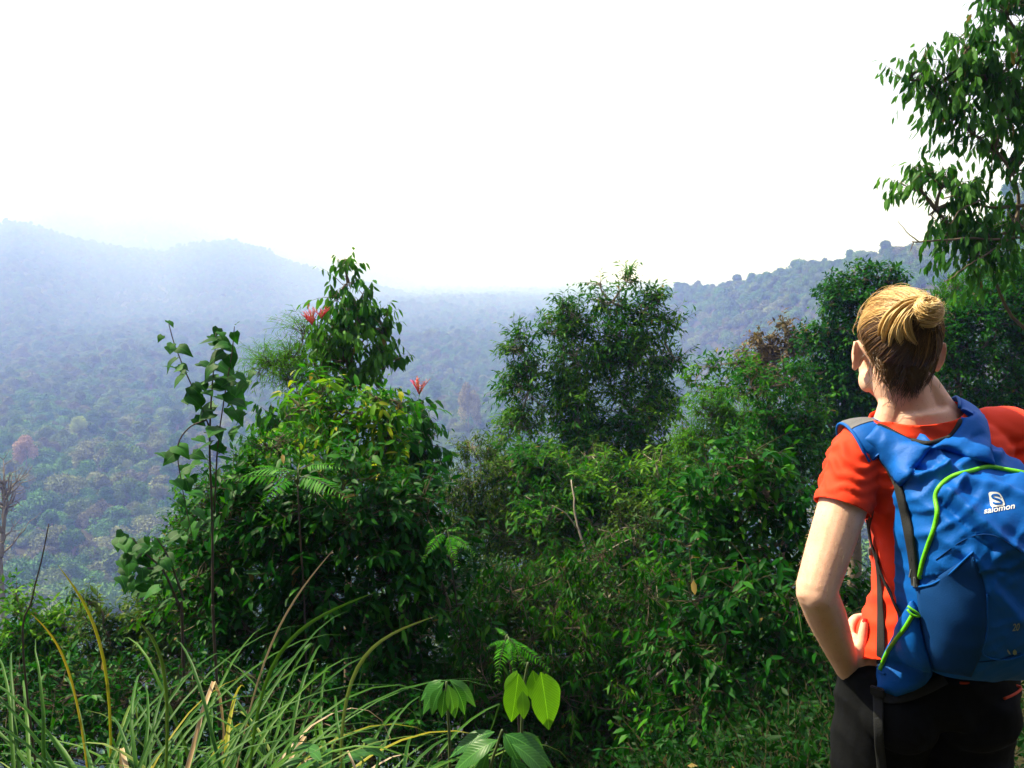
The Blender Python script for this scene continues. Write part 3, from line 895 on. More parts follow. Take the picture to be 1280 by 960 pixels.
# ------------------------------------------------------------------ leaves, blades and fronds built one by one
def big_leaf(name, L, W, shape, rows=6, fold=.16, curl=.25, tint=.5, wave=.0, seed=0):
    """Single leaf along +Y, face up; shape gives the half width at each row."""
    rg = np.random.default_rng(seed)
    t = np.linspace(0, 1, rows + 1)
    w = np.interp(t, np.linspace(0, 1, len(shape)), shape) * W / 2
    V, Fq = [], []
    for i in range(rows + 1):
        y, z = L * t[i], -curl * L * t[i] ** 2
        for a in (-1, -.55, 0, .55, 1):
            x = a * w[i]
            V.append((x, y - (.10 * L * a * a if (i == 0 and len(shape) > 1 and shape[0] > .3) else 0), z + fold * abs(x) - .6 * fold * abs(x) * (abs(a) > .9) + wave * W * math.sin(9 * t[i] + a * 3) * abs(a)))
    for i in range(rows):
        for j in range(4):
            a = i * 5 + j
            Fq.append((a, a + 1, a + 6, a + 5))
    m = MB()
    m.add(V, Fq, tint)
    return m.mesh(name)


def place(name, me, mat, parent, loc, axis, normal, scale=1.0, roll=0.0):
    if not me.materials:
        me.materials.append(mat)
    a = Vector(axis).normalized()
    n_ = Vector(normal)
    n_ = n_ - a * n_.dot(a)
    if n_.length < 1e-4:
        n_ = Vector((0, 0, 1)).cross(a).cross(a)
    n_.normalize()
    x = a.cross(n_)
    M4 = Matrix((x, a, n_)).transposed().to_4x4()
    o = bpy.data.objects.new(name, me)
    COL.objects.link(o)
    o.parent = parent
    o.matrix_parent_inverse = Matrix.Translation(-parent.location)
    o.matrix_basis = Matrix.Translation(loc) @ M4 @ Matrix.Scale(scale, 4)
    return o


def vein_leaf_mat(name, cols, trans=.4, rough=.35, freq=260):
    """Large leaf with pale midrib and side veins pressed into it."""
    m, nt, b = new_mat(name)
    oi = nt.nodes.new("ShaderNodeObjectInfo")
    tc = nt.nodes.new("ShaderNodeTexCoord")
    sx = nt.nodes.new("ShaderNodeSeparateXYZ")
    nt.links.new(tc.outputs["Object"], sx.inputs[0])
    c = ramp(nt, cols, oi.outputs["Random"])
    ab = nt.nodes.new("ShaderNodeMath")
    ab.operation = 'ABSOLUTE'
    nt.links.new(sx.outputs[0], ab.inputs[0])
    mid = nt.nodes.new("ShaderNodeMath")
    mid.operation = 'LESS_THAN'
    mid.inputs[1].default_value = .0016
    nt.links.new(ab.outputs[0], mid.inputs[0])
    df = nt.nodes.new("ShaderNodeMath")
    df.operation = 'SUBTRACT'
    nt.links.new(sx.outputs[1], df.inputs[0])
    nt.links.new(ab.outputs[0], df.inputs[1])
    mu = nt.nodes.new("ShaderNodeMath")
    mu.operation = 'MULTIPLY'
    mu.inputs[1].default_value = freq * 2
    nt.links.new(df.outputs[0], mu.inputs[0])
    sn = nt.nodes.new("ShaderNodeMath")
    sn.operation = 'SINE'
    nt.links.new(mu.outputs[0], sn.inputs[0])
    vs = nt.nodes.new("ShaderNodeMath")
    vs.operation = 'POWER'
    vs.inputs[1].default_value = 8
    ab2 = nt.nodes.new("ShaderNodeMath")
    ab2.operation = 'ABSOLUTE'
    nt.links.new(sn.outputs[0], ab2.inputs[0])
    nt.links.new(ab2.outputs[0], vs.inputs[0])
    mxv = nt.nodes.new("ShaderNodeMath")
    mxv.operation = 'MAXIMUM'
    hv = nt.nodes.new("ShaderNodeMath")
    hv.operation = 'MULTIPLY'
    hv.inputs[1].default_value = .35
    nt.links.new(vs.outputs[0], hv.inputs[0])
    nt.links.new(mid.outputs[0], mxv.inputs[0])
    nt.links.new(hv.outputs[0], mxv.inputs[1])
    mc = nt.nodes.new("ShaderNodeMix")
    mc.data_type = 'RGBA'
    nt.links.new(mxv.outputs[0], mc.inputs[0])
    nt.links.new(c, mc.inputs[6])
    mc.inputs[7].default_value = tuple(min(1, x * 1.5) for x in cols[-1]) + (1,)
    blot = nt.nodes.new("ShaderNodeMix")
    blot.data_type = 'RGBA'
    blot.blend_type = 'MULTIPLY'
    blot.inputs[0].default_value = .55
    nt.links.new(mc.outputs[2], blot.inputs[6])
    nt.links.new(ramp(nt, [(.6, .6, .6), (1.2, 1.2, 1.0)], noise_node(nt, 35, 3)), blot.inputs[7])
    nt.links.new(blot.outputs[2], b.inputs["Base Color"])
    b.inputs["Roughness"].default_value = rough
    b.inputs["Specular IOR Level"].default_value = .16
    bump(nt, b, mxv.outputs[0], .35, .002)
    tr = nt.nodes.new("ShaderNodeBsdfTranslucent")
    mm = nt.nodes.new("ShaderNodeMix")
    mm.data_type = 'RGBA'
    mm.blend_type = 'MULTIPLY'
    mm.inputs[0].default_value = 1
    nt.links.new(blot.outputs[2], mm.inputs[6])
    mm.inputs[7].default_value = (1.6, 1.5, .4, 1)
    nt.links.new(mm.outputs[2], tr.inputs["Color"])
    ms = nt.nodes.new("ShaderNodeMixShader")
    ms.inputs[0].default_value = trans
    nt.links.new(b.outputs[0], ms.inputs[1])
    nt.links.new(tr.outputs[0], ms.inputs[2])
    nt.links.new(ms.outputs[0], nt.nodes["Material Output"].inputs["Surface"])
    return m


HEART = [.62, .98, .95, .78, .52, .24, .02]
OVAL = [.05, .50, .85, 1.0, .95, .74, .42, .04]
M_HEART = vein_leaf_mat("heart_leaf", [(.006, .055, .006), (.012, .095, .008), (.024, .145, .012)], .38, .52)
M_LUSH = vein_leaf_mat("lush_leaf", [(.060, .19, .014), (.080, .23, .016), (.11, .28, .020)], .5, .38, 150)
M_WIDE = vein_leaf_mat("wide_leaf", [(.018, .085, .020), (.030, .13, .022), (.055, .17, .035)], .35, .33, 170)
M_STEM = plain_mat("green_stem", (.07, .10, .035), .6, .3)
M_VSTEM = plain_mat("vine_stem", (.06, .045, .035), .7, .3)


def stem(parent, pts, r0, r1, mat=M_STEM, k=20, name="stem"):
    m = MB()
    m.tube(smooth_path(pts, k), np.linspace(r0, r1, k), 6)
    return m.build(name, mat, parent)


# --- heart-leaved vine
vp = at(264, 660, 4.0)
VB = (vp.x, vp.y)
vine = thing("climbing_vine", "heart-leaved vine with two bare upright shoots against the hazy valley", "vine", (VB[0], VB[1], ground1(*VB)))
hmesh = [big_leaf("leaf", .115, .110, HEART, 6, f_, c_, .5, w_, s_) for s_, (f_, c_, w_) in enumerate([(.25, .25, .02), (.10, .45, .04), (.40, .15, .0), (.2, .6, .03)])]
stems = [[(266, 760, 4.0), (265, 640, 4.0), (262, 560, 4.0), (264, 500, 4.0), (268, 450, 4.0), (270, 415, 4.0)],
         [(268, 640, 4.0), (272, 560, 3.98), (280, 500, 3.97), (290, 440, 3.96), (293, 408, 3.95)],
         [(262, 535, 4.0), (248, 500, 4.02), (232, 465, 4.03), (218, 430, 4.04), (211, 405, 4.05)],
         [(258, 525, 4.0), (236, 535, 3.98), (222, 560, 3.97), (228, 610, 3.96), (240, 670, 3.97)]]
for q in stems:
    stem(vine, [at(*p) for p in q],   .0065 if q is stems[0] else .004, .002, M_VSTEM)
stem(vine, [Vector((VB[0], VB[1], ground1(*VB) - .1)), at(268, 800, 4.0), at(266, 755, 4.0)], .008, .007, M_VSTEM)
vr = np.random.default_rng(77)
VL = [(214, 404, 9, 1), (203, 422, 7, 0), (213, 437, 12, 0), (211, 450, 19, -1), (222, 462, 13, -1), (231, 458, 11, 1), (231, 471, 17, 0), (245, 486, 15, 1), (238, 494, 15, -1), (257, 508, 22, -1), (273, 413, 10, 0), (281, 418, 11, 1), (297, 407, 7, 0), (299, 418, 13, 1),
      (262, 428, 16, -1), (279, 428, 16, 1), (290, 436, 14, 1), (272, 443, 17, -1), (294, 446, 16, 1), (260, 459, 18, -1), (283, 458, 22, 1), (301, 470, 14, 1), (264, 474, 20, -1), (283, 476, 18, 1), (270, 487, 18, -1), (296, 492, 22, 1), (310, 482, 14, 1), (281, 498, 20, 1),
      (300, 504, 20, 1), (292, 513, 14, 1), (258, 520, 18, -1), (300, 517, 16, 1), (262, 538, 22, -1), (276, 536, 20, 1), (254, 558, 20, -1), (274, 558, 12, 1), (212, 569, 17, -1), (230, 560, 20, 1), (248, 570, 16, 1), (234, 585, 18, -1), (222, 600, 18, -1), (240, 602, 16, 1), (246, 618, 18, 1),
      (228, 628, 14, -1), (252, 640, 18, 1), (238, 655, 18, -1)]
for n_, (x, y, s, sd) in enumerate(VL + [(x + vr.normal(0, 7), y + vr.normal(0, 8), s * .8, -sd) for x, y, s, sd in VL if y > 425]):
    p = at(x - sd * s * .5, y - 3, 4.0 + vr.normal(0, .05))
    ax = Vector((sd * .8 + vr.normal(0, .3), -.45 + vr.normal(0, .35), -.35 + vr.normal(0, .25)))
    nn = Vector((vr.normal(0, .35), -.35 + vr.normal(0, .3), 1))
    place("leaf", hmesh[n_ % 4], M_HEART, vine, p, ax, nn, s * 1.30 / 30.0 * vr.uniform(.85, 1.1))

# --- round-leaved creeper lower left
cpnt = at(215, 740, 4.3)
creeper = thing("creeper", "dark round-leaved creeper at the left edge of the big bush", "vine", (cpnt.x, cpnt.y, ground1(cpnt.x, cpnt.y)))
for q in ([(225, 760, 4.3), (205, 715, 4.3), (180, 690, 4.3), (165, 672, 4.3)], [(230, 750, 4.3), (212, 700, 4.25), (196, 672, 4.25)], [(200, 710, 4.3), (170, 712, 4.3), (150, 720, 4.3)]):
    stem(creeper, [at(*p) for p in q], .007, .003, M_VSTEM)
stem(creeper, [Vector((cpnt.x, cpnt.y, ground1(cpnt.x, cpnt.y) - .1)), at(228, 790, 4.3), at(226, 755, 4.3)], .009, .007, M_VSTEM)
for n_ in range(60):
    x, y = vr.uniform(146, 232), vr.uniform(666, 738)
    if (x - 190) / 46 + (y - 700) / -40 < -1.6:
        continue
    p = at(x, y, 4.3 + vr.normal(0, .08))
    place("leaf", hmesh[n_ % 4], M_HEART, creeper, p, Vector((vr.normal(0, .8), -.4 + vr.normal(0, .4), -.3)), Vector((vr.normal(0, .4), -.4, 1)), vr.uniform(.5, .8))

# --- large-leaved seedlings along the bottom
lush = [big_leaf("leaf", .20, .105, OVAL, 8, .22, c_, .5, .015, 5) for c_ in (.10, .25, .45)]
wide = [big_leaf("leaf", .135, .056, OVAL, 8, .22, c_, .5, .012, 6) for c_ in (.25, .5, .8)]
sp = at(655, 900, 2.7)
seed = thing("seedling", "seedling with large hanging sunlit yellow-green leaves near the bottom middle", "plant", (sp.x, sp.y, ground1(sp.x, sp.y)))
stem(seed, [Vector((sp.x, sp.y, ground1(sp.x, sp.y) - .05)), at(652, 930, 2.7), at(655, 860, 2.7), at(660, 828, 2.7)], .006, .004)
for x, y, tx, ty, k_, s, yy, nx in [(676, 840, 690, 920, 0, .98, 2.62, .25), (666, 838, 678, 900, 1, .72, 2.66, -.3), (646, 838, 628, 892, 1, .60, 2.66, -.5), (648, 842, 640, 908, 0, .80, 2.60, .2), (653, 864, 655, 896, 0, .42, 2.55, .1), (682, 842, 702, 908, 1, .74, 2.70, .4)]:
    a, b_ = at(x, y, yy), at(tx, ty, yy - .03)
    place("leaf", lush[k_], M_LUSH, seed, a, b_ - a, Vector((nx, -.75, .35)), s)
dark = thing("seedling", "dark seedling with a whorl of glossy arching leaves right of the long grass", "plant", (at(560, 900, 2.75).x, at(560, 900, 2.75).y, ground1(at(560, 900, 2.75).x, 2.75)))
stem(dark, [dark.location - Vector((0, 0, .05)), at(562, 940, 2.75), at(560, 895, 2.75), at(558, 852, 2.75)], .006, .004)
for x, y, tx, ty, k_, s, yy in [(555, 853, 512, 890, 1, 1.0, 2.7), (560, 856, 572, 896, 0, .85, 2.6), (566, 855, 596, 896, 1, .85, 2.7), (562, 850, 608, 876, 1, .95, 2.85), (553, 858, 528, 896, 1, .8, 2.62), (556, 862, 552, 895, 0, .7, 2.6), (552, 850, 520, 868, 1, .75, 2.85)]:
    a, b_ = at(x, y, yy), at(tx, ty, yy - .02)
    place("leaf", wide[k_], M_WIDE, dark, a, b_ - a, Vector((.1, -.45, .9)), s * 1.0)
low = thing("seedling", "low plant with broad spreading leaves at the bottom edge, below the hanging leaves", "plant", (at(610, 950, 2.6).x, at(610, 950, 2.6).y, ground1(at(610, 950, 2.6).x, 2.6)))
stem(low, [low.location - Vector((0, 0, .05)), at(612, 975, 2.6), at(622, 930, 2.6), at(628, 912, 2.6)], .006, .004)
for x, y, tx, ty, k_, s, yy in [(632, 918, 690, 938, 1, 1.25, 2.55), (622, 925, 572, 945, 1, 1.2, 2.5), (630, 916, 640, 935, 0, .8, 2.6), (640, 930, 692, 958, 1, 1.25, 2.45), (610, 940, 596, 975, 0, 1.2, 2.5), (618, 915, 540, 930, 1, 1.15, 2.65), (650, 915, 700, 945, 2, 1.0, 2.7), (640, 945, 660, 985, 0, 1.2, 2.5)]:
    a, b_ = at(x, y, yy), at(tx, ty, yy - .04)
    place("leaf", wide[k_], M_WIDE, low, a, b_ - a, Vector((vr.normal(0, .2), -.35, 1)), s)
herb = thing("seedling", "leafy green herb at the bottom edge among the grass tips", "plant", (at(415, 950, 2.5).x, at(415, 950, 2.5).y, ground1(at(415, 950, 2.5).x, 2.5)))
stem(herb, [herb.location - Vector((0, 0, .05)), at(415, 985, 2.5), at(418, 930, 2.5)], .005, .003)
for n_ in range(22):
    x, y = vr.uniform(372, 462), vr.uniform(925, 975)
    d = (x - 415) / 45
    place("leaf", wide[n_ % 3], M_WIDE, herb, at(x - d * 8, y, 2.5 + vr.normal(0, .07)), Vector((d + vr.normal(0, .4), -.4 + vr.normal(0, .5), .05)), Vector((0, -.3, 1)), vr.uniform(.45, .75))

# --- compound-leaf saplings: pinnate fronds
def frond_mesh(L, n, pl, pw, droop, seed, taper=1.0, fwd=.5):
    rg = np.random.default_rng(seed)
    m = MB()
    t = np.linspace(0, 1, 14)
    path = np.stack([np.zeros(14), L * t, .10 * L * t - droop * L * t * t], 1)
    m.tube(path, np.linspace(.003, .0008, 14), 4, 1)
    tt = np.linspace(.12, .98, n)
    P = np.stack([np.interp(tt, t, path[:, j]) for j in range(3)], 1)
    size = np.sin(np.clip(tt * 1.1 + .15, 0, 1) * PI * .93) ** .6 * taper + (1 - taper)
    for s in (-1, 1):
        A = np.stack([s * np.ones(n), np.full(n, fwd), np.full(n, -.25)], 1) + rg.normal(0, .10, (n, 3))
        N = np.array([0, 0, 1.0]) + rg.normal(0, .15, (n, 3))
        v, f, per = leaf_geo(P, A, N, pl * size * rg.uniform(.9, 1.1, n), np.full(n, pw) * np.maximum(size, .4), 2, .15, .25)
        m.add(v, f, np.repeat(np.clip(.5 + rg.normal(0, .15, n), 0, 1), per), 0)
    return m.mesh("frond")


def frond_plant(name, label, cat, root_px, fronds, meshes, mats, stem_to=None):
    p = at(*root_px)
    root = thing(name, label, cat, (p.x, p.y, ground1(p.x, p.y)))
    hub = at(*(stem_to or root_px))
    stem(root, [root.location - Vector((0, 0, .08)), root.location.lerp(hub, .5) + Vector((.05, .04, 0)), hub], .006, .004, M_VSTEM)
    for n_, (x, y, tx, ty, Y, dy, s) in enumerate(fronds):
        a, b_ = at(x, y, Y), at(tx, ty, Y + dy)
        me = meshes[n_ % len(meshes)]
        if not me.materials:
            for m_ in mats:
                me.materials.append(m_)
        o = place("frond", me, mats[0], root, a, (b_ - a) + Vector((0, 0, .03)), Vector((vr.normal(0, .15), -.25, 1)), (b_ - a).length / .62 * s)
        if (a - hub).length > .05:
            stem(root, [hub, hub.lerp(a, .6) + Vector((0, 0, .02)), a], .004, .0025, M_STEM, 8)
    return root


FR = [frond_mesh(.62, 15, .125, .030, .30, 1), frond_mesh(.62, 14, .13, .032, .48, 2)]
frond_plant("sapling", "sapling with bright feathered fronds at the foot of the golden-tipped bush", "sapling", (350, 640, 4.5),
            [(370, 600, 280, 592, 4.4, -.1, 1), (352, 588, 318, 575, 4.5, -.2, 1), (372, 590, 300, 582, 4.5, .2, .9), (380, 585, 425, 575, 4.5, -.1, 1), (376, 596, 430, 612, 4.4, -.3, 1), (365, 600, 320, 618, 4.4, -.3, 1), (374, 580, 400, 566, 4.6, .2, .8)],
            FR, [G_BRIGHT, M_STEM], (372, 606, 4.5))
frond_plant("sapling", "sapling with drooping light fronds at the right edge of the big dark bush", "sapling", (575, 720, 4.8),
            [(560, 668, 592, 690, 4.6, -.15, 1), (556, 665, 530, 690, 4.6, -.2, 1), (558, 662, 580, 662, 4.7, -.1, 1), (560, 668, 566, 705, 4.6, -.2, .9), (556, 660, 520, 668, 4.7, .1, 1)], FR, [G_BRIGHT, M_STEM], (560, 672, 4.7))
frond_plant("sapling", "small sapling of bright fronds behind the hanging sunlit leaves", "sapling", (635, 860, 3.4),
            [(632, 800, 608, 812, 3.3, -.1, 1), (634, 796, 652, 818, 3.3, -.15, 1), (636, 800, 684, 836, 3.3, -.1, 1), (632, 798, 622, 836, 3.3, -.2, 1), (634, 795, 618, 786, 3.5, .1, .9), (636, 800, 645, 842, 3.2, -.1, .9)], FR, [G_BRIGHT, M_STEM], (634, 806, 3.35))
FERN = [frond_mesh(.62, 20, .13, .020, .30, 3, .9, .25), frond_mesh(.62, 18, .14, .022, .45, 4, .9, .25)]
frond_plant("fern", "light green fern with long narrow leaflets at the bottom, left of the hiker's leg", "fern", (960, 950, 3.6),
            [(950, 925, 885, 930, 3.5, -.3, 1), (955, 915, 905, 908, 3.5, -.1, 1), (965, 920, 1035, 915, 3.5, -.2, 1), (960, 912, 1020, 898, 3.6, .1, 1), (962, 925, 1020, 945, 3.4, -.3, 1), (952, 930, 900, 955, 3.4, -.3, 1), (960, 915, 975, 890, 3.7, .3, .9)], FERN, [G_CENT, M_STEM], (958, 930, 3.55))
frond_plant("fern", "fern with dark arching fronds beside the hiker's hip", "fern", (1030, 900, 3.9),
            [(1025, 880, 985, 880, 3.8, -.2, 1), (1030, 875, 1060, 862, 3.9, .1, 1), (1028, 880, 1040, 905, 3.7, -.3, 1), (1022, 872, 990, 858, 3.9, .1, 1), (1030, 885, 1070, 890, 3.8, -.1, 1)], FERN, [G_MID, M_STEM], (1028, 888, 3.85))
frond_plant("fern", "fern fronds in the gap at the foot of the dark tangled shrub", "fern", (850, 960, 4.2),
            [(850, 945, 800, 940, 4.1, -.2, 1), (852, 940, 900, 930, 4.1, -.2, 1), (850, 938, 830, 915, 4.3, .2, 1), (856, 945, 895, 960, 4.0, -.3, 1), (848, 950, 810, 970, 4.0, -.3, 1)], FERN, [G_MID, M_STEM], (850, 952, 4.15))

# --- red flower spikes on the two grey-green plants
M_RED = plain_mat("flower_red", (.66, .03, .07), .5, .3)
M_CORAL = plain_mat("flower_coral", (.60, .16, .09), .5, .3)


def flower_spike(parent, px, py, Y, h, w, mats, n=16, seed=1):
    rg = np.random.default_rng(seed)
    p0 = np.array(at(px, py, Y))
    m = MB()
    s = h * depth_of(p0) / F_PX
    for k in range(n):
        a = rg.uniform(-1, 1)
        d = nrm(np.array([a * w / h, rg.normal(0, .4), 1.0]))
        ln = s * rg.uniform(.45, .95)
        q = np.array([p0 + d * ln * t + np.array([a * .03 * t * t, 0, 0]) for t in np.linspace(0, 1, 5)])
        mi = int(rg.uniform() < .45)
        m.tube(q, np.linspace(.006, .003, 5), 4, mi)
        tt = rg.uniform(.3, 1, 9)
        P = np.array([p0 + d * ln * t for t in tt])
        A = nrm(rg.normal(0, 1, (9, 3)) + d * 1.2)
        v, f, per = leaf_geo(P, A, rg.normal(0, 1, (9, 3)), np.full(9, .030), np.full(9, .007), 1)
        m.add(v, f, .5, mi)
    return m.build("flower_spike", mats, parent)


ft = [o for o in bpy.data.objects if o.name.startswith("flowering_tree")][0]
fs = [o for o in bpy.data.objects if o.name.startswith("flowering_shrub")][0]
flower_spike(ft, 390, 406, 8.45, 26, 14, [M_RED, M_CORAL], 14, 3)
flower_spike(ft, 402, 398, 8.5, 18, 11, [M_CORAL, M_RED], 8, 4)
flower_spike(fs, 524, 493, 7.7, 30, 17, [M_RED, M_CORAL], 14, 5)

# --- long grass: clumps of strap leaves
M_BLADE = []
for nm, cols, tr in (("blade_green", [(.008, .062, .003), (.022, .105, .005), (.060, .160, .010)], .3), ("blade_pale", [(.055, .140, .012), (.10, .185, .022), (.17, .23, .050)], .3),
                     ("blade_yellow", [(.16, .22, .008), (.26, .26, .010), (.36, .28, .02)], .35), ("blade_dry", [(.34, .20, .09), (.46, .32, .19), (.55, .42, .30)], .2)):
    m_, nt, b = new_mat(nm)
    oi = nt.nodes.new("ShaderNodeObjectInfo")
    c = ramp(nt, cols, oi.outputs["Random"])
    tc = nt.nodes.new("ShaderNodeTexCoord")
    sxz = nt.nodes.new("ShaderNodeAttribute")
    sxz.attribute_name = "tint"
    mx = nt.nodes.new("ShaderNodeMix")                    # pale margin and darker rib along each blade
    mx.data_type = 'RGBA'
    nt.links.new(sxz.outputs["Fac"], mx.inputs[0])
    nt.links.new(c, mx.inputs[6])
    mx.inputs[7].default_value = tuple(min(.7, x * 1.7 + .03) for x in cols[-1]) + (1,)
    nz_ = noise_node(nt, 14, 3)
    mb2 = nt.nodes.new("ShaderNodeMix")
    mb2.data_type = 'RGBA'
    mb2.blend_type = 'MULTIPLY'
    mb2.inputs[0].default_value = .6
    nt.links.new(mx.outputs[2], mb2.inputs[6])
    nt.links.new(ramp(nt, [(.55, .5, .4), (1.15, 1.15, 1.1)], nz_), mb2.inputs[7])
    nt.links.new(mb2.outputs[2], b.inputs["Base Color"])
    b.inputs["Roughness"].default_value = .5
    b.inputs["Specular IOR Level"].default_value = .18
    t_ = nt.nodes.new("ShaderNodeBsdfTranslucent")
    nt.links.new(mb2.outputs[2], t_.inputs["Color"])
    ms = nt.nodes.new("ShaderNodeMixShader")
    ms.inputs[0].default_value = tr
    nt.links.new(b.outputs[0], ms.inputs[1])
    nt.links.new(t_.outputs[0], ms.inputs[2])
    nt.links.new(ms.outputs[0], nt.nodes["Material Output"].inputs["Surface"])
    M_BLADE.append(m_)


def blade_mesh(L, W, lean, bend, kink, seed):
    """Strap leaf rising from the origin, leaning to +Y and arching over."""
    rg = np.random.default_rng(seed)
    rows = 12
    t = np.linspace(0, 1, rows + 1)
    ang = lean + bend * t ** 1.6
    if kink:
        ang = ang + np.where(t > kink, 1.5, 0)
    dl = L / rows
    y = np.concatenate([[0], np.cumsum(np.sin(ang[:-1]) * dl)])
    z = np.concatenate([[0], np.cumsum(np.cos(ang[:-1]) * dl)])
    x = np.cumsum(rg.normal(0, .004, rows + 1))
    w = W / 2 * np.minimum(1, .55 + 2 * t) * (1 - t ** 3.2) + .0006
    V, Fq = [], []
    tn = []
    for i in range(rows + 1):
        nx = np.array([0, -math.cos(ang[i]), math.sin(ang[i])])          # lower side
        for a in (-1, -.72, 0, .72, 1):
            c_ = np.array([x[i] + a * w[i], y[i], z[i]])
            V.append(c_ - nx * (-.32 * abs(a) * w[i]) * 1.0)
    for i in range(rows):
        for j in range(4):
            a = i * 5 + j
            Fq.append((a, a + 1, a + 6, a + 5))
            tn.append(.40 if j in (0, 3) else .03)
    m = MB()
    m.add(V, Fq, np.array(tn))
    return m.mesh("blade")


gr = np.random.default_rng(91)
BLADES = {}
for mi in range(4):
    BLADES[mi] = []
    for k in range(8):
        kink = 0 if gr.uniform() > (.25 if mi < 3 else .6) else gr.uniform(.5, .85)
        me = blade_mesh(gr.uniform(.62, 1.0), gr.uniform(.008, .017), gr.uniform(.15, 1.0), gr.uniform(1.3, 3.0), kink, 500 + mi * 20 + k)
        me.materials.append(M_BLADE[mi])
        BLADES[mi].append(me)
CLUMPS = [((40, 1010, 2.25), 62, "at the lower left corner, its blades crossing each other", 1.0), ((175, 1000, 2.35), 66, "with the most dry tips, in the front row", 1.05),
          ((300, 1000, 2.45), 62, "in the middle of the row, brown broken blades in front", .95), ((430, 1005, 2.6), 48, "at the right end of the row, long blades arching right", .9),
          ((110, 950, 3.0), 50, "behind the front row, holding the tall yellow blade", 1.0), ((260, 945, 3.1), 48, "behind the front row, below the creeper", 1.0), ((395, 965, 3.2), 34, "behind the arching grass, in the shade of the big bush", .9)]
for (px, py, Y), n, where, s in CLUMPS:
    p = at(px, py, Y)
    gz_ = ground1(p.x, p.y)
    root = thing("grass_clump", "clump of long strap-leaved grass " + where, "grass", (p.x, p.y, gz_), "long grass along the path edge")
    hscale = s * max(.8, (p.z - gz_ + .55) / .75)
    for k in range(int(n * 1.08)):
        u = gr.uniform()
        mi = 0 if u < .60 else 1 if u < .78 else 2 if u < .87 else 3
        me = BLADES[mi][int(gr.integers(0, 8))]
        o = bpy.data.objects.new("blade", me)
        COL.objects.link(o)
        o.parent = root
        a = gr.uniform(0, 2 * PI)
        rr = .13 * math.sqrt(gr.uniform())
        o.location = (rr * math.cos(a), rr * math.sin(a), -.03)
        o.rotation_euler = (gr.normal(0, .12), gr.normal(0, .12), a + gr.normal(0, .6) - PI / 2)
        o.scale = (1, 1 * hscale * gr.uniform(.75, 1.15), hscale * gr.uniform(.7, 1.15))


def lone_blade(parent_i, pts, W, mi, kinkpt=None):
    """A single conspicuous blade through given points."""
    parent = [o for o in bpy.data.objects if o.name.startswith("grass_clump")]
    parent.sort(key=lambda o: o.name)
    root = parent[parent_i]
    q = smooth_path([root.location] + [at(*p) for p in pts], 18) if kinkpt is None else smooth_path([root.location] + [at(*p) for p in pts], 18)
    for _ in range(40):
        q[1:-1] = (q[:-2] + 2 * q[1:-1] + q[2:]) / 4
    t, u, w = frames(q, (0, 1, 0))
    wd = W / 2 * np.minimum(1, .35 + 1.2 * np.linspace(0, 1, 18)) * (1 - np.linspace(0, 1, 18) ** 4) + .0006
    V, Fq, tn = [], [], []
    for i in range(18):
        for a in (-1, -.72, 0, .72, 1):
            V.append(q[i] + w[i] * a * wd[i] - u[i] * abs(a) * wd[i] * .35)
    for i in range(17):
        for j in range(4):
            a = i * 5 + j
            Fq.append((a, a + 1, a + 6, a + 5))
            tn.append(.40 if j in (0, 3) else .03)
    m = MB()
    m.add(V, Fq, np.array(tn))
    m.build("blade", M_BLADE[mi], root)


lone_blade(4, [(175, 850, 2.8), (130, 780, 2.75), (92, 730, 2.7), (72, 706, 2.7)], .012, 2)
lone_blade(4, [(120, 860, 2.8), (85, 810, 2.75), (58, 782, 2.7), (38, 766, 2.7)], .009, 2)
lone_blade(3, [(400, 870, 2.6), (430, 815, 2.6), (480, 785, 2.55), (545, 770, 2.5)], .012, 1)
lone_blade(2, [(290, 850, 2.5), (330, 800, 2.5), (395, 762, 2.5), (470, 740, 2.45)], .012, 0)
lone_blade(5, [(300, 860, 3.0), (330, 800, 2.95), (380, 720, 2.9), (416, 688, 2.9)], .007, 3)
lone_blade(1, [(230, 880, 2.35), (215, 820, 2.4), (190, 786, 2.4), (168, 772, 2.4)], .011, 1)

# --- thin dark flower stalk at the left
sk = at(45, 800, 2.9)
stalk = thing("grass_stalk", "thin dark stalk standing up against the valley at the left edge", "plant stalk", (sk.x, sk.y, ground1(sk.x, sk.y)))
stem(stalk, [stalk.location - Vector((0, 0, .05)), at(30, 830, 2.9), at(40, 750, 2.9), at(52, 700, 2.9), at(61, 655, 2.9)], .0045, .002, M_VSTEM, name="stalk_stem")
# --- bare pale tree at the left edge
bt = at(2, 700, 60)
bare = thing("bare_tree", "bare pale tree at the left edge of the valley", "tree", (bt.x, bt.y, ground1(bt.x, bt.y)))
m = MB()
m.tube(smooth_path([bare.location - Vector((0, 0, 1)), at(4, 760, 60), at(2, 690, 60), at(6, 640, 60), at(4, 600, 60)], 24), np.linspace(.26, .07, 24), 7)
bg = np.random.default_rng(4)
mains = smooth_path([at(4, 760, 60), at(2, 690, 60), at(6, 640, 60), at(4, 600, 60)], 24)
for k in range(34):
    b0 = mains[int(bg.integers(4, 24))]
    d = nrm(np.array([bg.normal(0, 1), bg.normal(0, .6), bg.uniform(.5, 1.6)]))
    ln = bg.uniform(.8, 2.6)
    q = np.array([b0 + d * ln * t + np.array([0, 0, .25 * ln * t * t]) + bg.normal(0, .05, 3) for t in np.linspace(0, 1, 6)])
    m.tube(q, np.linspace(.09, .02, 6), 4)
    for _ in range(3):
        s0 = q[int(bg.integers(2, 6))]
        d2 = nrm(d + bg.normal(0, .7, 3))
        m.tube(np.array([s0, s0 + d2 * .5, s0 + d2 * 1.0 + np.array([0, 0, .15])]), [.035, .025, .012], 3)
m.build("trunk", plain_mat("weathered_bark", (.17, .15, .125), .9, .1), bare)

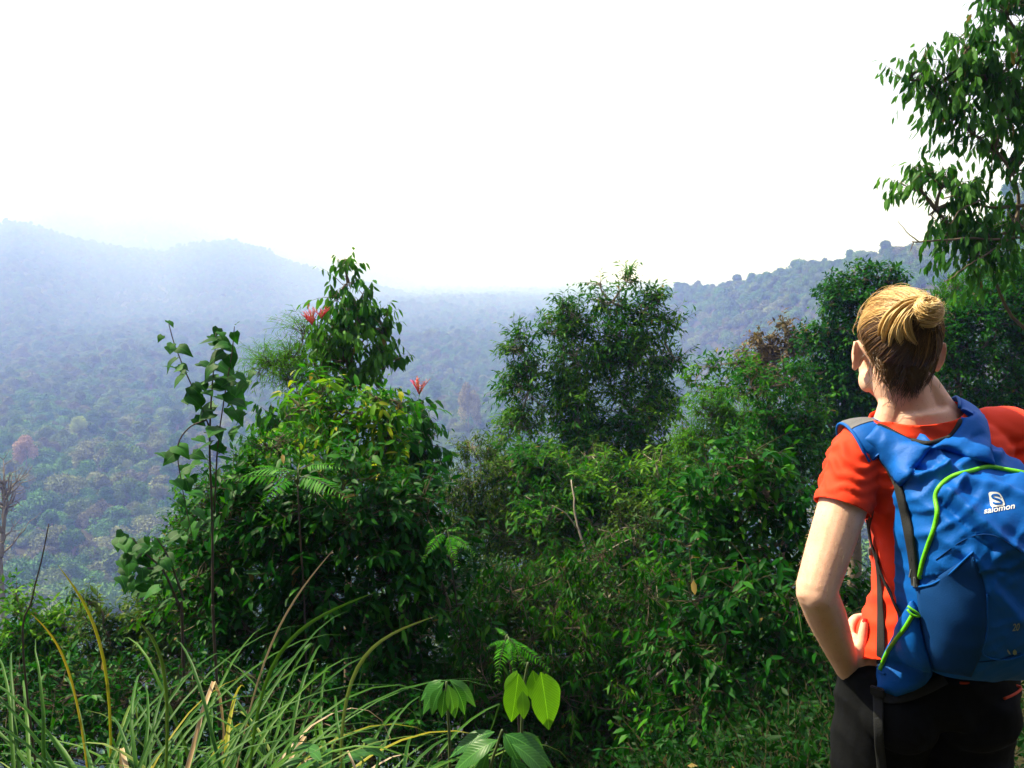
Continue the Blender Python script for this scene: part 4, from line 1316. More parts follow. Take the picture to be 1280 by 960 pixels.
# --- undergrowth that covers the slope between the bushes
ur = np.random.default_rng(61)
n = 9000
az = ur.uniform(R(-40), R(42), n)
r = 2.9 * (26 / 2.9) ** ur.uniform(0, 1, n) ** .8
X, Y = r * np.sin(az), r * np.cos(az)
ea = ur.uniform(R(9), R(30), 1500)
er = ur.uniform(2.5, 5.0, 1500)
X, Y, r = np.concatenate([X, er * np.sin(ea)]), np.concatenate([Y, er * np.cos(ea)]), np.concatenate([r, er])
keep = ~((np.abs(X - .85) < .5) & (Y < 2.6))
X, Y, r = X[keep], Y[keep], r[keep]
Z = ground(X, Y)
O = np.stack([X, Y, Z + ur.uniform(-.05, .35, len(X)) * np.clip((r - 2.6) / 4, .12, 2)], 1)
D = nrm(np.stack([ur.normal(0, .5, len(X)), ur.normal(0, .5, len(X)), np.ones(len(X))], 1))
um = MB()
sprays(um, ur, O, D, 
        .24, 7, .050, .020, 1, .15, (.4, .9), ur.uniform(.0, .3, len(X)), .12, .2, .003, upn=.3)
und = um.build("undergrowth", [G_SHADED, M_TWIG])
und["kind"] = "stuff"
und["label"] = "tangled green undergrowth covering the slope"

# ================================================================== the hiker
def ring_loft(table, n=48, p=2.3, shear=True):
    """Horizontal super-ellipse rings (z, cx, cy, a, b) joined into a closed mesh."""
    tb = np.array(table)
    a = np.linspace(0, 2 * PI, n, endpoint=False)
    ca, sa = np.cos(a), np.sin(a)
    ex = np.sign(ca) * np.abs(ca) ** (2 / p)
    ey = np.sign(sa) * np.abs(sa) ** (2 / p)
    k = 5
    zs = np.concatenate([np.linspace(tb[i, 0], tb[i + 1, 0], k, endpoint=False) for i in range(len(tb) - 1)] + [[tb[-1, 0]]])
    sm = smooth_path(tb[:, 1:4], len(zs))
    sb = smooth_path(np.stack([tb[:, 4]] * 3, 1), len(zs))[:, 0]
    u = np.linspace(0, len(tb) - 1, len(zs))
    zz = np.interp(u, np.arange(len(tb)), tb[:, 0])
    v = np.stack([sm[:, 0:1] + sm[:, 2:3] * ex, sm[:, 1:2] + sb[:, None] * ey, np.repeat(zz[:, None], n, 1)], -1).reshape(-1, 3)
    i = np.arange(len(zs) - 1)[:, None] * n
    j = np.arange(n)[None]
    q = (j + 1) % n
    f = np.stack([i + j, i + q, i + n + q, i + n + j], -1).reshape(-1, 4)
    m = len(v)
    e = (len(zs) - 1) * n
    v = np.vstack([v, v[:n].mean(0), v[e:].mean(0)])
    if shear:                                                 # the right shoulder stands a little higher
        v[:, 2] += .15 * (v[:, 0] - .80) * np.clip((v[:, 2] - 1.12) / .16, 0, 1)
    jj = np.arange(n)
    c0 = np.stack([np.full(n, m), (jj + 1) % n, jj], -1)
    c1 = np.stack([np.full(n, m + 1), e + jj, e + (jj + 1) % n], -1)
    return v, [f, c0, c1]


def ball_geo(c, r, rot=None, n=20, k=12):
    th = np.linspace(0, PI, k)[1:-1]
    ph = np.linspace(0, 2 * PI, n, endpoint=False)
    v = np.stack([np.sin(th)[:, None] * np.cos(ph), np.sin(th)[:, None] * np.sin(ph), np.repeat(np.cos(th)[:, None], n, 1)], -1).reshape(-1, 3)
    v = np.vstack([v, [0, 0, 1], [0, 0, -1]])
    v = v * np.asarray(r)
    if rot is not None:
        v = v @ np.array(Matrix.Rotation(rot[1], 3, rot[0])).T
    v = v + np.asarray(tuple(c))
    rows = k - 2
    i = np.arange(rows - 1)[:, None] * n
    j = np.arange(n)[None]
    q = (j + 1) % n
    f = np.stack([i + j, i + n + j, i + n + q, i + q], -1).reshape(-1, 4)
    m = rows * n
    jj = np.arange(n)
    c0 = np.stack([np.full(n, m), jj, (jj + 1) % n], -1)
    e = (rows - 1) * n
    c1 = np.stack([np.full(n, m + 1), e + (jj + 1) % n, e + jj], -1)
    return v, [f, c0, c1]


def remesh(geos, voxel, smooth_iter=6, smooth_fac=0.5):
    """Fuse overlapping closed shapes into one continuous skin."""
    mb = MB()
    for v, f in geos:
        mb.add(v, f)
    me = mb.mesh("tmp")
    o = bpy.data.objects.new("tmp", me)
    COL.objects.link(o)
    md = o.modifiers.new("r", 'REMESH')
    md.mode = 'VOXEL'
    md.voxel_size = voxel
    md.use_smooth_shade = True
    ms = o.modifiers.new("s", 'SMOOTH')
    ms.iterations = smooth_iter
    ms.factor = smooth_fac
    dg = bpy.context.evaluated_depsgraph_get()
    out = bpy.data.meshes.new_from_object(o.evaluated_get(dg))
    bpy.data.objects.remove(o)
    bpy.data.meshes.remove(me)
    return out


def co_of(me):
    a = np.empty(len(me.vertices) * 3, dtype=np.float32)
    me.vertices.foreach_get("co", a)
    return a.reshape(-1, 3).astype(float)


def no_of(me):
    a = np.empty(len(me.vertices) * 3, dtype=np.float32)
    me.vertex_normals.foreach_get("vector", a)
    return a.reshape(-1, 3).astype(float)


def set_co(me, v):
    me.vertices.foreach_set("co", v.astype(np.float32).ravel())
    me.update()


def smooth_shade(me):
    me.polygons.foreach_set("use_smooth", np.ones(len(me.polygons), dtype=bool))


def bvh_of(me):
    return BVHTree.FromPolygons([v.co[:] for v in me.vertices], [p.vertices[:] for p in me.polygons])


def nz(p):
    return noise.noise(Vector(p))


def cap_radii(pts, rad, k):
    """Smooth path with rounded ends."""
    p = smooth_path(pts, k)
    rad = np.asarray(rad, float)
    if rad.ndim == 1:
        rad = np.stack([rad, rad], 1)
    r = np.stack([np.interp(np.linspace(0, 1, k), np.linspace(0, 1, len(rad)), rad[:, j]) for j in (0, 1)], 1)
    t0, t1 = nrm(p[0] - p[1]), nrm(p[-1] - p[-2])
    m0, m1 = r[0].mean(), r[-1].mean()
    p = np.vstack([p[0] + t0 * m0 * 0.95, p[0] + t0 * m0 * 0.6, p, p[-1] + t1 * m1 * 0.6, p[-1] + t1 * m1 * 0.95])
    r = np.vstack([r[0] * 0.3, r[0] * 0.8, r, r[-1] * 0.8, r[-1] * 0.3])
    return p, r


def limb(pts, rad, k=24, n=16, ref=(0.13, 0.21, 0.97)):
    p, r = cap_radii(pts, rad, k)
    return tube_geo(p, r, n, ref)


HX, HY = 0.852, 1.66
hiker = thing("person", "hiker from behind in orange t-shirt with blond bun and hand on hip", "person", (HX, HY, 0))

TORSO = [(.78, .853, 1.66, .150, .105), (.84, .853, 1.66, .140, .104), (.878, .857, 1.66, .125, .099), (.92, .859, 1.66, .120, .098), (1.0, .860, 1.66, .105, .090),
         (1.06, .855, 1.66, .102, .088), (1.14, .847, 1.66, .114, .096), (1.22, .838, 1.665, .134, .099), (1.28, .829, 1.665, .140, .091),
         (1.315, .82, 1.66, .122, .076), (1.345, .807, 1.655, .082, .064), (1.378, .794, 1.652, .054, .055), (1.42, .784, 1.66, .050, .053)]


def grow(table, g, z0=-9, z1=9):
    return [(z, x, y, a + g, b + g) for z, x, y, a, b in table if z0 <= z <= z1]


SHO_L = Vector((.688, 1.655, 1.290))
ELB_L = at(1020, 738, 1.555)
WRI_L = at(1060, 838, 1.655)
MIRX = .84


def mir(p):
    p = Vector(p)
    return Vector((2 * MIRX - p.x, p.y, p.z))


def mir_s(p):
    return mir(p) + Vector((0, 0, .030))


UPPER_R = [.047, .0475, .0465, .043, .0385]
FORE_R = [.0385, .0395, .036, .031, .0265, .0255]
raw_shirt = MB()
for g in (ring_loft(grow(TORSO, .014)),):
    raw_shirt.add(*g)
RAW = bvh_of(raw_shirt.mesh("tmp_raw"))


def on(bv, px, py, lift=0.0):
    """Point on a surface where the line of sight through a pixel meets it, lifted off along its normal."""
    d = ray(px, py).normalized()
    h, n_, i_, t_ = bv.ray_cast(EYE, d)
    if h is None:
        h, n_, i_, t_ = bv.find_nearest(EYE + d * 1.75)
    if n_.dot(d) > 0:
        n_ = -n_
    return h + n_ * lift


def hand_geo(side):
    fx = (lambda p: Vector(p)) if side < 0 else mir
    g = []
    wr, kn = WRI_L, at(1063, 814, 1.700)
    g.append(limb([fx(wr - Vector((0, .008, -.004))), fx(wr.lerp(kn, .5)), fx(kn)], [(.026, .019), (.036, .016), (.035, .012)], 10, 16))
    idx = [at(1063, 803, 1.690), at(1063, 786, 1.715), at(1069, 775, 1.737), at(1080, 772, 1.757)]
    lens = (1.0, 1.08, 1.0, .85)
    rads = (.0105, .0102, .0096, .0084)
    for k in range(4):
        dz = -.0185 * k
        q = [Vector(idx[0]) + Vector((.0, .003 * k, dz))]
        for a in range(3):
            q.append(q[-1] + (idx[a + 1] - idx[a]) * lens[k] + Vector((.002 * k, .002, -.0035 * k)))
        g.append(limb([fx(x) for x in [wr.lerp(q[0], .5)] + q], [rads[k] * 1.05, rads[k] * 1.12, rads[k], rads[k] * .95, rads[k] * .8], 14, 10))
    g.append(ball_geo(fx(at(1068, 801, 1.688)), (.013, .016, .016)))
    g.append(ball_geo(fx(at(1066, 818, 1.680)), (.016, .018, .022)))
    th = [at(1078, 836, 1.640), on(RAW, 1083, 818, .018), on(RAW, 1086, 798, .014), on(RAW, 1088, 779, .012)]
    g.append(limb([fx(x) for x in th], [.016, .0125, .0105, .0085], 12, 12))
    g.append(limb([fx(th[1].lerp(wr, .3)), fx(th[1].lerp(idx[0], .6))], [.011, .009], 5, 10))
    return g, fx(th[3]), fx(th[2])


HEAD = at(1120, 436, 1.69)
HEAD.z = 1.497
HEAD_M = Matrix.Translation(HEAD) @ Matrix.Rotation(R(-9), 4, 'Z') @ Matrix.Rotation(R(-3), 4, 'X')


def hp(x, y, z):
    """Head space: x to her right, y forward, z up."""
    return Vector((x, y, z))


def head_world(v):
    return np.asarray(v, float) @ np.array(HEAD_M.to_3x3()).T + np.array(HEAD)


def head_geo():
    g = []
    g.append(ball_geo(hp(0, -.010, .016), (.0700, .092, .088), n=32, k=20))
    g.append(ball_geo(hp(0, .034, -.045), (.060, .056, .068), n=28, k=16))
    g.append(ball_geo(hp(0, .030, -.070), (.054, .050, .036), n=28, k=16))
    g.append(ball_geo(hp(0, .066, -.098), (.026, .022, .018)))
    g.append(ball_geo(hp(0, .080, .028), (.052, .014, .016)))
    for s in (-1, 1):
        g.append(ball_geo(hp(s * .040, .066, -.028), (.023, .022, .020)))
        g.append(ball_geo(hp(s * .047, .020, -.070), (.016, .032, .026)))
        g.append(ball_geo(hp(s * .008, .102, -.042), (.008, .009, .007)))
        # ear: shell, rolled rim and lobe
        ec = hp(s * .0745, -.010, -.018)
        g.append(ball_geo(ec, (.0085, .0165, .0285), ((0, 0, 1), s * R(-24))))
        rim = []
        for k in range(11):
            a = R(-40 + 270 * k / 10)
            rim.append(ec + Vector((s * (.0065 + .0035 * math.sin(a)), -.0165 * math.sin(a) - s * 0 + .001, .0255 * -math.cos(a + .5))))
        g.append(limb(rim, [.0035] * 11, 22, 8))
        g.append(ball_geo(ec + Vector((s * .003, .006, -.026)), (.0055, .007, .008)))
    g.append(limb([hp(0, .088, .018), hp(0, .098, -.015), hp(0, .110, -.040)], [.008, .009, .0105], 10, 12))
    g.append(ball_geo(hp(0, .089, -.068), (.024, .010, .006)))
    g.append(ball_geo(hp(0, .086, -.077), (.021, .010, .006)))
    g = [(head_world(v_), f_) for v_, f_ in g]
    # neck: from the skull down into the shoulders
    g.append(limb([HEAD_M @ hp(0, -.016, -.02), HEAD_M @ hp(.001, -.022, -.07), Vector((.779, 1.664, 1.39)), Vector((.800, 1.655, 1.30))],
                  [(.055, .056), (.049, .054), (.051, .053), (.060, .056)], 16, 20, ref=(1, 0, 0)))
    for s in (-1, 1):                                                    # trapezius
        zt = .012 if s > 0 else -.006
        g.append(limb([Vector((.780 + s * .026, 1.652, 1.425)), Vector((.795 + s * .060, 1.650, 1.346 + zt)), Vector((.806 + s * .100, 1.655, 1.305 + zt * 1.6))],
                      [.026, .029, .031], 10, 12))
    return g


HIP = .060
LEGS = []
for s in (-1, 1):
    LEGS.append([Vector((.853 + s * .078, 1.66, .84)), Vector((.853 + s * .088, 1.665, .62)), Vector((.853 + s * .092, 1.67, .44)),
                 Vector((.853 + s * .095, 1.645, .27)), Vector((.853 + s * .098, 1.63, .09))])
LEG_R = [.086, .078, .054, .052, .036]


def person_body():
    g = [ring_loft(TORSO[:-1])]
    g += head_geo()
    for side in (-1, 1):
        fx = (lambda p: Vector(p)) if side < 0 else mir
        S, E, W = (SHO_L if side < 0 else mir_s(SHO_L)), fx(ELB_L), fx(WRI_L)
        g.append(limb([S, S.lerp(E, .35), S.lerp(E, .7), E], UPPER_R[1:], 20, 18))
        g.append(limb([E, E.lerp(W, .3), E.lerp(W, .65), W], [.038, .0385, .0315, .0240], 18, 18))
        d = (E - S).normalized()
        g.append(ball_geo(E + Vector((0, -.012, -.006)), (.030, .028, .032)))      # elbow point
        hg, tip, tj = hand_geo(side)
        g += hg
    for L in LEGS:
        g.append(limb(L, [r - .006 for r in LEG_R], 26, 18))
        g.append(limb([L[-1] + Vector((0, -.02, -.045)), L[-1] + Vector((0, .12, -.055))], [(.03, .036), (.02, .036)], 8, 14))
    return remesh(g, 0.0036, 5, .5)


M_SKIN, nt, b = new_mat("skin")
n1 = noise_node(nt, 20, 6, .6)
n2 = noise_node(nt, 230, 2)
c = ramp(nt, [(.62, .27, .18), (.80, .46, .34), (.90, .61, .50)], n1)
mx = nt.nodes.new("ShaderNodeMix")
mx.data_type = 'RGBA'
fr = nt.nodes.new("ShaderNodeMath")
fr.operation = 'GREATER_THAN'
fr.inputs[1].default_value = .66
nt.links.new(n2, fr.inputs[0])
fm = nt.nodes.new("ShaderNodeMath")
fm.operation = 'MULTIPLY'
fm.inputs[1].default_value = .30
nt.links.new(fr.outputs[0], fm.inputs[0])
nt.links.new(fm.outputs[0], mx.inputs[0])
nt.links.new(c, mx.inputs[6])
mx.inputs[7].default_value = (.42, .18, .09, 1)
nt.links.new(mx.outputs[2], b.inputs["Base Color"])
b.inputs["Roughness"].default_value = .48
b.inputs["Specular IOR Level"].default_value = .4
b.inputs["Subsurface Weight"].default_value = .12
b.inputs["Subsurface Radius"].default_value = (1.0, .35, .18)
b.inputs["Subsurface Scale"].default_value = .012
bump(nt, b, noise_node(nt, 260, 4, .65), .25, .002)

M_SHIRT, nt, b = new_mat("shirt_cloth")
c = ramp(nt, [(.80, .034, .006), (.88, .050, .009)], noise_node(nt, 6, 3))
nt.links.new(c, b.inputs["Base Color"])
b.inputs["Roughness"].default_value = .75
b.inputs["Specular IOR Level"].default_value = .25
b.inputs["Sheen Weight"].default_value = .06
bump(nt, b, noise_node(nt, 45, 3), .25, .004)
M_TROUSER = plain_mat("trouser_cloth", (.004, .0045, .006), .85, .12, 60, .4, .2)
M_SHOE = plain_mat("shoe_leather", (.05, .045, .04), .7, .3, 60, .3)
M_NAIL = plain_mat("nail_polish", (.60, .02, .015), .2, .6)

body = link("body", person_body(), M_SKIN, hiker)
smooth_shade(body.data)

# fine pale hair on the left arm, seen along its edges
ah = MB()
hr = np.random.default_rng(3)
bv_ = bvh_of(body.data)
M_DOWN = plain_mat("down_hair", (.62, .46, .26), .4, .5)
for _ in range(1000):
    t = hr.uniform(.25, 1.75)
    c_ = SHO_L.lerp(ELB_L, t) if t < 1 else ELB_L.lerp(WRI_L, t - 1)
    ax_ = ((ELB_L - SHO_L) if t < 1 else (WRI_L - ELB_L)).normalized()
    d = Vector(hr.normal(0, 1, 3))
    d = (d - ax_ * d.dot(ax_)).normalized()
    h, n_, i_, ds = bv_.ray_cast(c_, d, .09)
    if h is None:
        continue
    L_ = hr.uniform(.004, .009)
    g_ = (ax_ * .8 + d * .55 + Vector(hr.normal(0, .25, 3))).normalized()
    ah.tube([h, h + g_ * L_ * .5, h + g_ * L_ + ax_ * L_ * .2], [.00016, .00012, .00005], 3)
ah.build("arm_hair", M_DOWN, hiker)

# thumb nails
for side in (-1, 1):
    hg, tip, tj = hand_geo(side)
    d = (tip - tj).normalized()
    out = (EYE - tip).normalized()
    if side > 0:
        out = Vector((-out.x, out.y, out.z))
    out = (out - d * out.dot(d)).normalized()
    m = MB()
    w = d.cross(out)
    V, Fq = [], []
    for i in range(5):
        for j in range(4):
            u, q = (j / 3 - .5) * 2, i / 4
            wid = .0055 * (1 - .25 * q * q)
            V.append(tip + d * (-.001 + .009 * q) + w * (u * wid) + out * (.0078 - .0022 * u * u - .0015 * q))
    for i in range(4):
        for j in range(3):
            a_ = i * 4 + j
            Fq.append((a_, a_ + 1, a_ + 5, a_ + 4))
    m.add(V, Fq)
    m.build("thumbnail", M_NAIL, hiker)

# ------------------------------------------------------------------ t-shirt
def shirt_mesh():
    g = [ring_loft(grow(TORSO, .013, .83) if 0 else [(z, x, y, a + (.023 if z < .90 else .012), b + (.024 if z < .90 else .013)) for z, x, y, a, b in TORSO if z > .83])]
    ends = []
    for side in (-1, 1):
        fx = (lambda p: Vector(p)) if side < 0 else mir
        S, E = (SHO_L if side < 0 else mir_s(SHO_L)), fx(ELB_L)
        T = S.lerp(E, .50)
        g.append(limb([S + Vector((-side * .05, 0, .012)), S, S.lerp(T, .5), T], [.045, .051, .0515, .0510], 18, 22))
        ends.append((S.lerp(E, .415), (E - S).normalized(), S))
    for s in (-1, 1):
        zt = .012 if s > 0 else -.006
        g.append(limb([Vector((.785 + s * .03, 1.650, 1.40)), Vector((.795 + s * .062, 1.650, 1.342 + zt)), Vector((.806 + s * .100, 1.655, 1.302 + zt * 1.6))],
                      [.028, .036, .041], 10, 14))
        g.append(ball_geo((.838 + s * .065, 1.735, 1.20), (.065, .055, .06)))
    me = remesh(g, 0.0048, 6, .5)
    # folds
    v, n_ = co_of(me), no_of(me)
    off = np.zeros(len(v))
    for i in range(len(v)):
        x, y, z = v[i]
        p = Vector((x, y, z))
        best = None
        for (q, d, S) in ends:
            u = (p - S).dot(d)
            r = ((p - S) - d * u).length
            if u > -.03 and r < .085 and (best is None or r < best[1]):
                best = (u, r, S, d)
        if best:
            u, r, S, d = best
            rel = (p - S) - d * u
            ang = math.atan2(rel.y, rel.x)
            w1 = noise.noise((ang * .9, u * 9, S.x * 7))
            ph = u * 62 + 3.4 * w1 + 1.5 * math.sin(ang + .8)
            s1 = (1 - abs(math.sin(ph * 1.55))) ** 1.4
            m_ = min(1, max(0, (u + .03) / .06)) * min(1, max(0, (.118 - u) / .02))
            off[i] += m_ * (.0105 * s1 * (.55 + .6 * noise.noise((ang * 1.3 + 5, u * 14, 2.0)) + .3) - .0025)
        tors = 1.0 if not best else min(1, max(0, (best[1] - .055) / .03))
        if z < 1.33:
            q = noise.noise((x * 7 + z * 5, y * 6, z * 13 - x * 7))
            q2 = noise.noise((x * 5 + 9, y * 5 - z * 4, z * 24 + y * 10 + x * 5))
            fold = (1 - abs(q) * 2.2)
            fold2 = (1 - abs(q2) * 2.4)
            low = 1.0 if z < 1.12 else .55
            off[i] += tors * low * (.0055 * max(0, fold) + .0060 * max(0, fold2) - .003)
        elif z > 1.33:
            q = noise.noise((x * 12, y * 12, z * 22 + x * 9))
            off[i] += .0045 * max(0, 1 - abs(q) * 2.2) - .001
    set_co(me, v + n_ * off[:, None])
    bm = bmesh.new()
    bm.from_mesh(me)
    for _ in range(3):
        bmesh.ops.smooth_vert(bm, verts=bm.verts, factor=.5, use_axis_x=True, use_axis_y=True, use_axis_z=True)

    def cut(pt, no, pred):
        fs = [f for f in bm.faces if pred(f.calc_center_median())]
        geom = list({e for f in fs for e in f.edges}) + list({w for f in fs for w in f.verts}) + fs
        bmesh.ops.bisect_plane(bm, geom=geom, plane_co=pt, plane_no=no, clear_outer=True)

    for q, d, S in ends:
        cut(q, d, lambda c_, q=q, d=d: -.02 < (c_ - q).dot(d) < .11 and ((c_ - q) - d * (c_ - q).dot(d)).length < .066)
    cut(Vector((.85, 1.66, .857)), Vector((0, -.42, -1)).normalized(), lambda c_: c_.z < .93)
    NP = Vector((.789, 1.597, 1.362))
    NN = Vector((-.17, -.20, 1)).normalized()
    cut(NP, NN, lambda c_: abs(c_.x - .79) < .13 and c_.z > 1.30)
    loose = [w for w in bm.verts if not w.link_faces]
    bmesh.ops.delete(bm, geom=loose, context='VERTS')
    # hems: stitched bands a little thicker at the openings
    bm.normal_update()
    for w in bm.verts:
        for q, d, S in ends:
            u = (w.co - q).dot(d)
            if -.017 < u < .004 and ((w.co - q) - d * u).length < .085:
                w.co += w.normal * .0016
    bm.to_mesh(me)
    bm.free()
    smooth_shade(me)
    return me


shirt = link("shirt", shirt_mesh(), M_SHIRT, hiker)
so = shirt.modifiers.new("cloth", 'SOLIDIFY')
so.thickness = .0022
so.offset = 1

# ------------------------------------------------------------------ trousers and shoes
def trouser_mesh():
    g = [ring_loft([(.76, .853, 1.66, .163, .118), (.80, .853, 1.658, .170, .126), (.84, .853, 1.658, .160, .118), (.868, .856, 1.657, .139, .112), (.895, .858, 1.657, .112, .092)], shear=False)]
    for s in (-1, 1):
        g.append(ball_geo((.853 + s * .075, 1.61, .772), (.082, .082, .078)))
    for L in LEGS:
        g.append(limb(L, [r + .012 for r in LEG_R], 28, 20))
    me = remesh(g, .006, 8, .5)
    v, n_ = co_of(me), no_of(me)
    off = np.array([.006 * max(0, 1 - abs(noise.noise((p[0] * 6, p[1] * 6, p[2] * 15 + p[0] * 8))) * 2.3) for p in v])
    v = v + n_ * off[:, None]
    # the waistband goes in under the hem of the shirt
    zz = np.interp(v[:, 2], [.842, .868, .90], [.178, .139, .112])
    dx_, dy_ = v[:, 0] - .857, v[:, 1] - 1.657
    e_ = np.sqrt((dx_ / zz) ** 2 + (dy_ / (zz * .80)) ** 2)
    k_ = np.where((v[:, 2] > .842) & (e_ > 1), 1 / np.maximum(e_, 1e-6), 1)
    v[:, 0], v[:, 1] = .857 + dx_ * k_, 1.657 + dy_ * k_
    set_co(me, v)
    smooth_shade(me)
    return me


trousers = link("trousers", trouser_mesh(), M_TROUSER, hiker)
for L in LEGS:
    a_ = L[-1]
    me = remesh([limb([a_ + Vector((0, -.035, -.052)), a_ + Vector((0, .05, -.050)), a_ + Vector((0, .14, -.058))], [(.038, .045), (.036, .050), (.026, .044)], 12, 16),
                 limb([a_ + Vector((0, -.01, -.05)), a_ + Vector((0, -.012, .02))], [.050, .048], 6, 16)], .006, 3)
    v = co_of(me)
    v[:, 2] = np.maximum(v[:, 2], .0)
    set_co(me, v)
    smooth_shade(me)
    link("shoe", me, M_SHOE, hiker)

# ------------------------------------------------------------------ hair
def hair_mat(name, cols):
    m, nt, b = new_mat(name)
    a = nt.nodes.new("ShaderNodeAttribute")
    a.attribute_name = "tint"
    nt.links.new(ramp(nt, cols, a.outputs["Fac"]), b.inputs["Base Color"])
    b.inputs["Roughness"].default_value = .38
    b.inputs["Specular IOR Level"].default_value = .6
    b.inputs["Subsurface Weight"].default_value = 0
    return m


M_HAIR = hair_mat("hair", [(.055, .026, .010), (.16, .075, .026), (.40, .22, .075), (.66, .43, .17), (.80, .58, .28)])
rng = np.random.default_rng(5)
SK_C = np.array(hp(0, -.010, .016))
SK_R = np.array([.0700, .092, .088]) + .0045
BUN = np.array(hp(.020, -.098, .060))
BUN_D = nrm(BUN - SK_C)


def skull(d, lift=0.0):
    d = nrm(np.asarray(d, float))
    r = 1.0 / np.linalg.norm(d / (SK_R + lift), axis=-1, keepdims=True)
    return SK_C + d * r


def hairline(ph):
    """Lowest polar cosine of hair at azimuth ph (0 = forward, pi = back), in the skull's directions."""
    a = abs(math.atan2(math.sin(ph), math.cos(ph)))
    return float(np.interp(a, [0, .7, 1.15, 1.45, 1.70, 1.95, 2.2, 2.5, PI], [.62, .50, .16, .00, -.07, -.36, -.64, -.78, -.85]))


def hair_strands(mb, n, lift0, wid, tone):
    for _ in range(n):
        ph = rng.uniform(-PI, PI)
        hl = hairline(ph)
        up = hl + rng.normal(0, .06) - .02 + (1 - hl) * rng.uniform(0, 1) ** 2.2 * .85
        up = max(-.97, min(up, .985))
        rr = math.sqrt(max(0, 1 - up * up))
        d0 = np.array([rr * math.sin(ph), rr * math.cos(ph), up])
        d1 = nrm(BUN_D + rng.normal(0, .09, 3))
        k = 12
        ts = np.linspace(0, 1, k)
        om = math.acos(np.clip(np.dot(d0, d1), -1, 1))
        if om < .12:
            continue
        dd = (np.sin((1 - ts) * om)[:, None] * d0 + np.sin(ts * om)[:, None] * d1) / math.sin(om)
        side = nrm(np.cross(d0, d1))
        dd = dd + side * (np.sin(ts * PI) * rng.normal(0, .05))[:, None]
        lump = .0016 * (.5 + .5 * math.sin(ph * 9 + up * 3)) + .0035 * noise.noise((ph * 3, up * 4, 1))
        lift = lift0 + lump * np.sin(ts * PI) + .012 * ts ** 4 + rng.uniform(0, .0025)
        lift = lift - .006 * (1 - ts) ** 3
        p = np.array([skull(x, l) for x, l in zip(dd, lift)])
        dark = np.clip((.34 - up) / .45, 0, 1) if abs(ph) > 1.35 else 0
        # growing out: brown under-hair, bleached top; shade at the nape painted into the tint
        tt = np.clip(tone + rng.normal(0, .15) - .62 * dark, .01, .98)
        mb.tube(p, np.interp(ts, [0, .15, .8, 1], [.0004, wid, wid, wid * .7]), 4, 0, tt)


hm = MB()
# scalp base under the strands
V, Fc, idx = [], [], {}
NPH, NUP = 64, 26
for i in range(NPH):
    ph = -PI + 2 * PI * i / NPH
    hl = hairline(ph)
    for j in range(NUP):
        up = hl + .07 + (.9999 - hl - .07) * j / (NUP - 1)
        rr = math.sqrt(max(0, 1 - up * up))
        V.append(skull([rr * math.sin(ph), rr * math.cos(ph), up], -.0010 if j else -.006))
Fc = [(i * NUP + j, ((i + 1) % NPH) * NUP + j, ((i + 1) % NPH) * NUP + j + 1, i * NUP + j + 1) for i in range(NPH) for j in range(NUP - 1)]
tints = []
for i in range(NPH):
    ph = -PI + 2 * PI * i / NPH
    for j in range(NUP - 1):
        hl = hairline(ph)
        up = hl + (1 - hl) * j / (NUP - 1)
        tints.append(.03 if (abs(ph) > 1.35 and up < .25) else .30)  # nape side darkened to match, shade included
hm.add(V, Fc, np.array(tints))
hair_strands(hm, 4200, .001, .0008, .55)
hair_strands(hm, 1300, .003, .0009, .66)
# loose wisps at the nape and flyaways over the crown
for _ in range(900):
    ph = PI + rng.uniform(-1.25, 1.25)
    up = max(-.97, hairline(ph) + rng.uniform(-.10, .10))
    rr = math.sqrt(max(0, 1 - up * up))
    d0 = np.array([rr * math.sin(ph), rr * math.cos(ph), up])
    d1 = nrm(d0 + rng.uniform(.25, .5) * (BUN_D - d0) + rng.normal(0, .05, 3))
    q = np.array([skull(d0 * (1 - t) + d1 * t, -.003 + .006 * t) for t in np.linspace(0, 1, 7)])
    hm.tube(q, np.array([.0002, .0005, .0007, .0008, .0008, .0007, .0003]), 3, 0, rng.uniform(.0, .16))
for _ in range(520):                                     # short hair lying on the neck below the skull
    f_ = rng.normal(0, .50)
    if abs(f_) > 1.25:
        continue
    z0 = -.060 - .044 * rng.uniform(0, 1) ** 1.6 * math.cos(f_) ** 2
    z1 = z0 + rng.uniform(.025, .05)
    q = []
    for t in np.linspace(0, 1, 6):
        z = z0 + (z1 - z0) * t
        rr = .0545 + .010 * max(0, (z + .085) / .045) + .0015 * t
        a_ = f_ + .10 * math.sin(3 * t + f_ * 7)
        q.append((rr * math.sin(a_), -.024 - rr * 1.06 * math.cos(a_), z))
    hm.tube(np.array(q), np.array([.0002, .0004, .0006, .0007, .0007, .0003]), 3, 0, rng.uniform(.0, .14))
for _ in range(70):
    ph = PI + rng.normal(0, .45)
    up = hairline(ph) + rng.uniform(-.02, .10)
    rr = math.sqrt(max(0, 1 - up * up))
    p0 = skull([rr * math.sin(ph), rr * math.cos(ph), up], .001)
    ln = rng.uniform(.02, .065)
    cu = rng.uniform(-.02, .02)
    q = [p0 + np.array([cu * t * t + .004 * math.sin(6 * t + cu * 300), -.008 * math.sin(PI * t * .7) + .012 * t * t, -ln * t]) for t in np.linspace(0, 1, 9)]
    hm.tube(q, np.linspace(.00055, .00025, 9), 3, 0, rng.uniform(.03, .25))
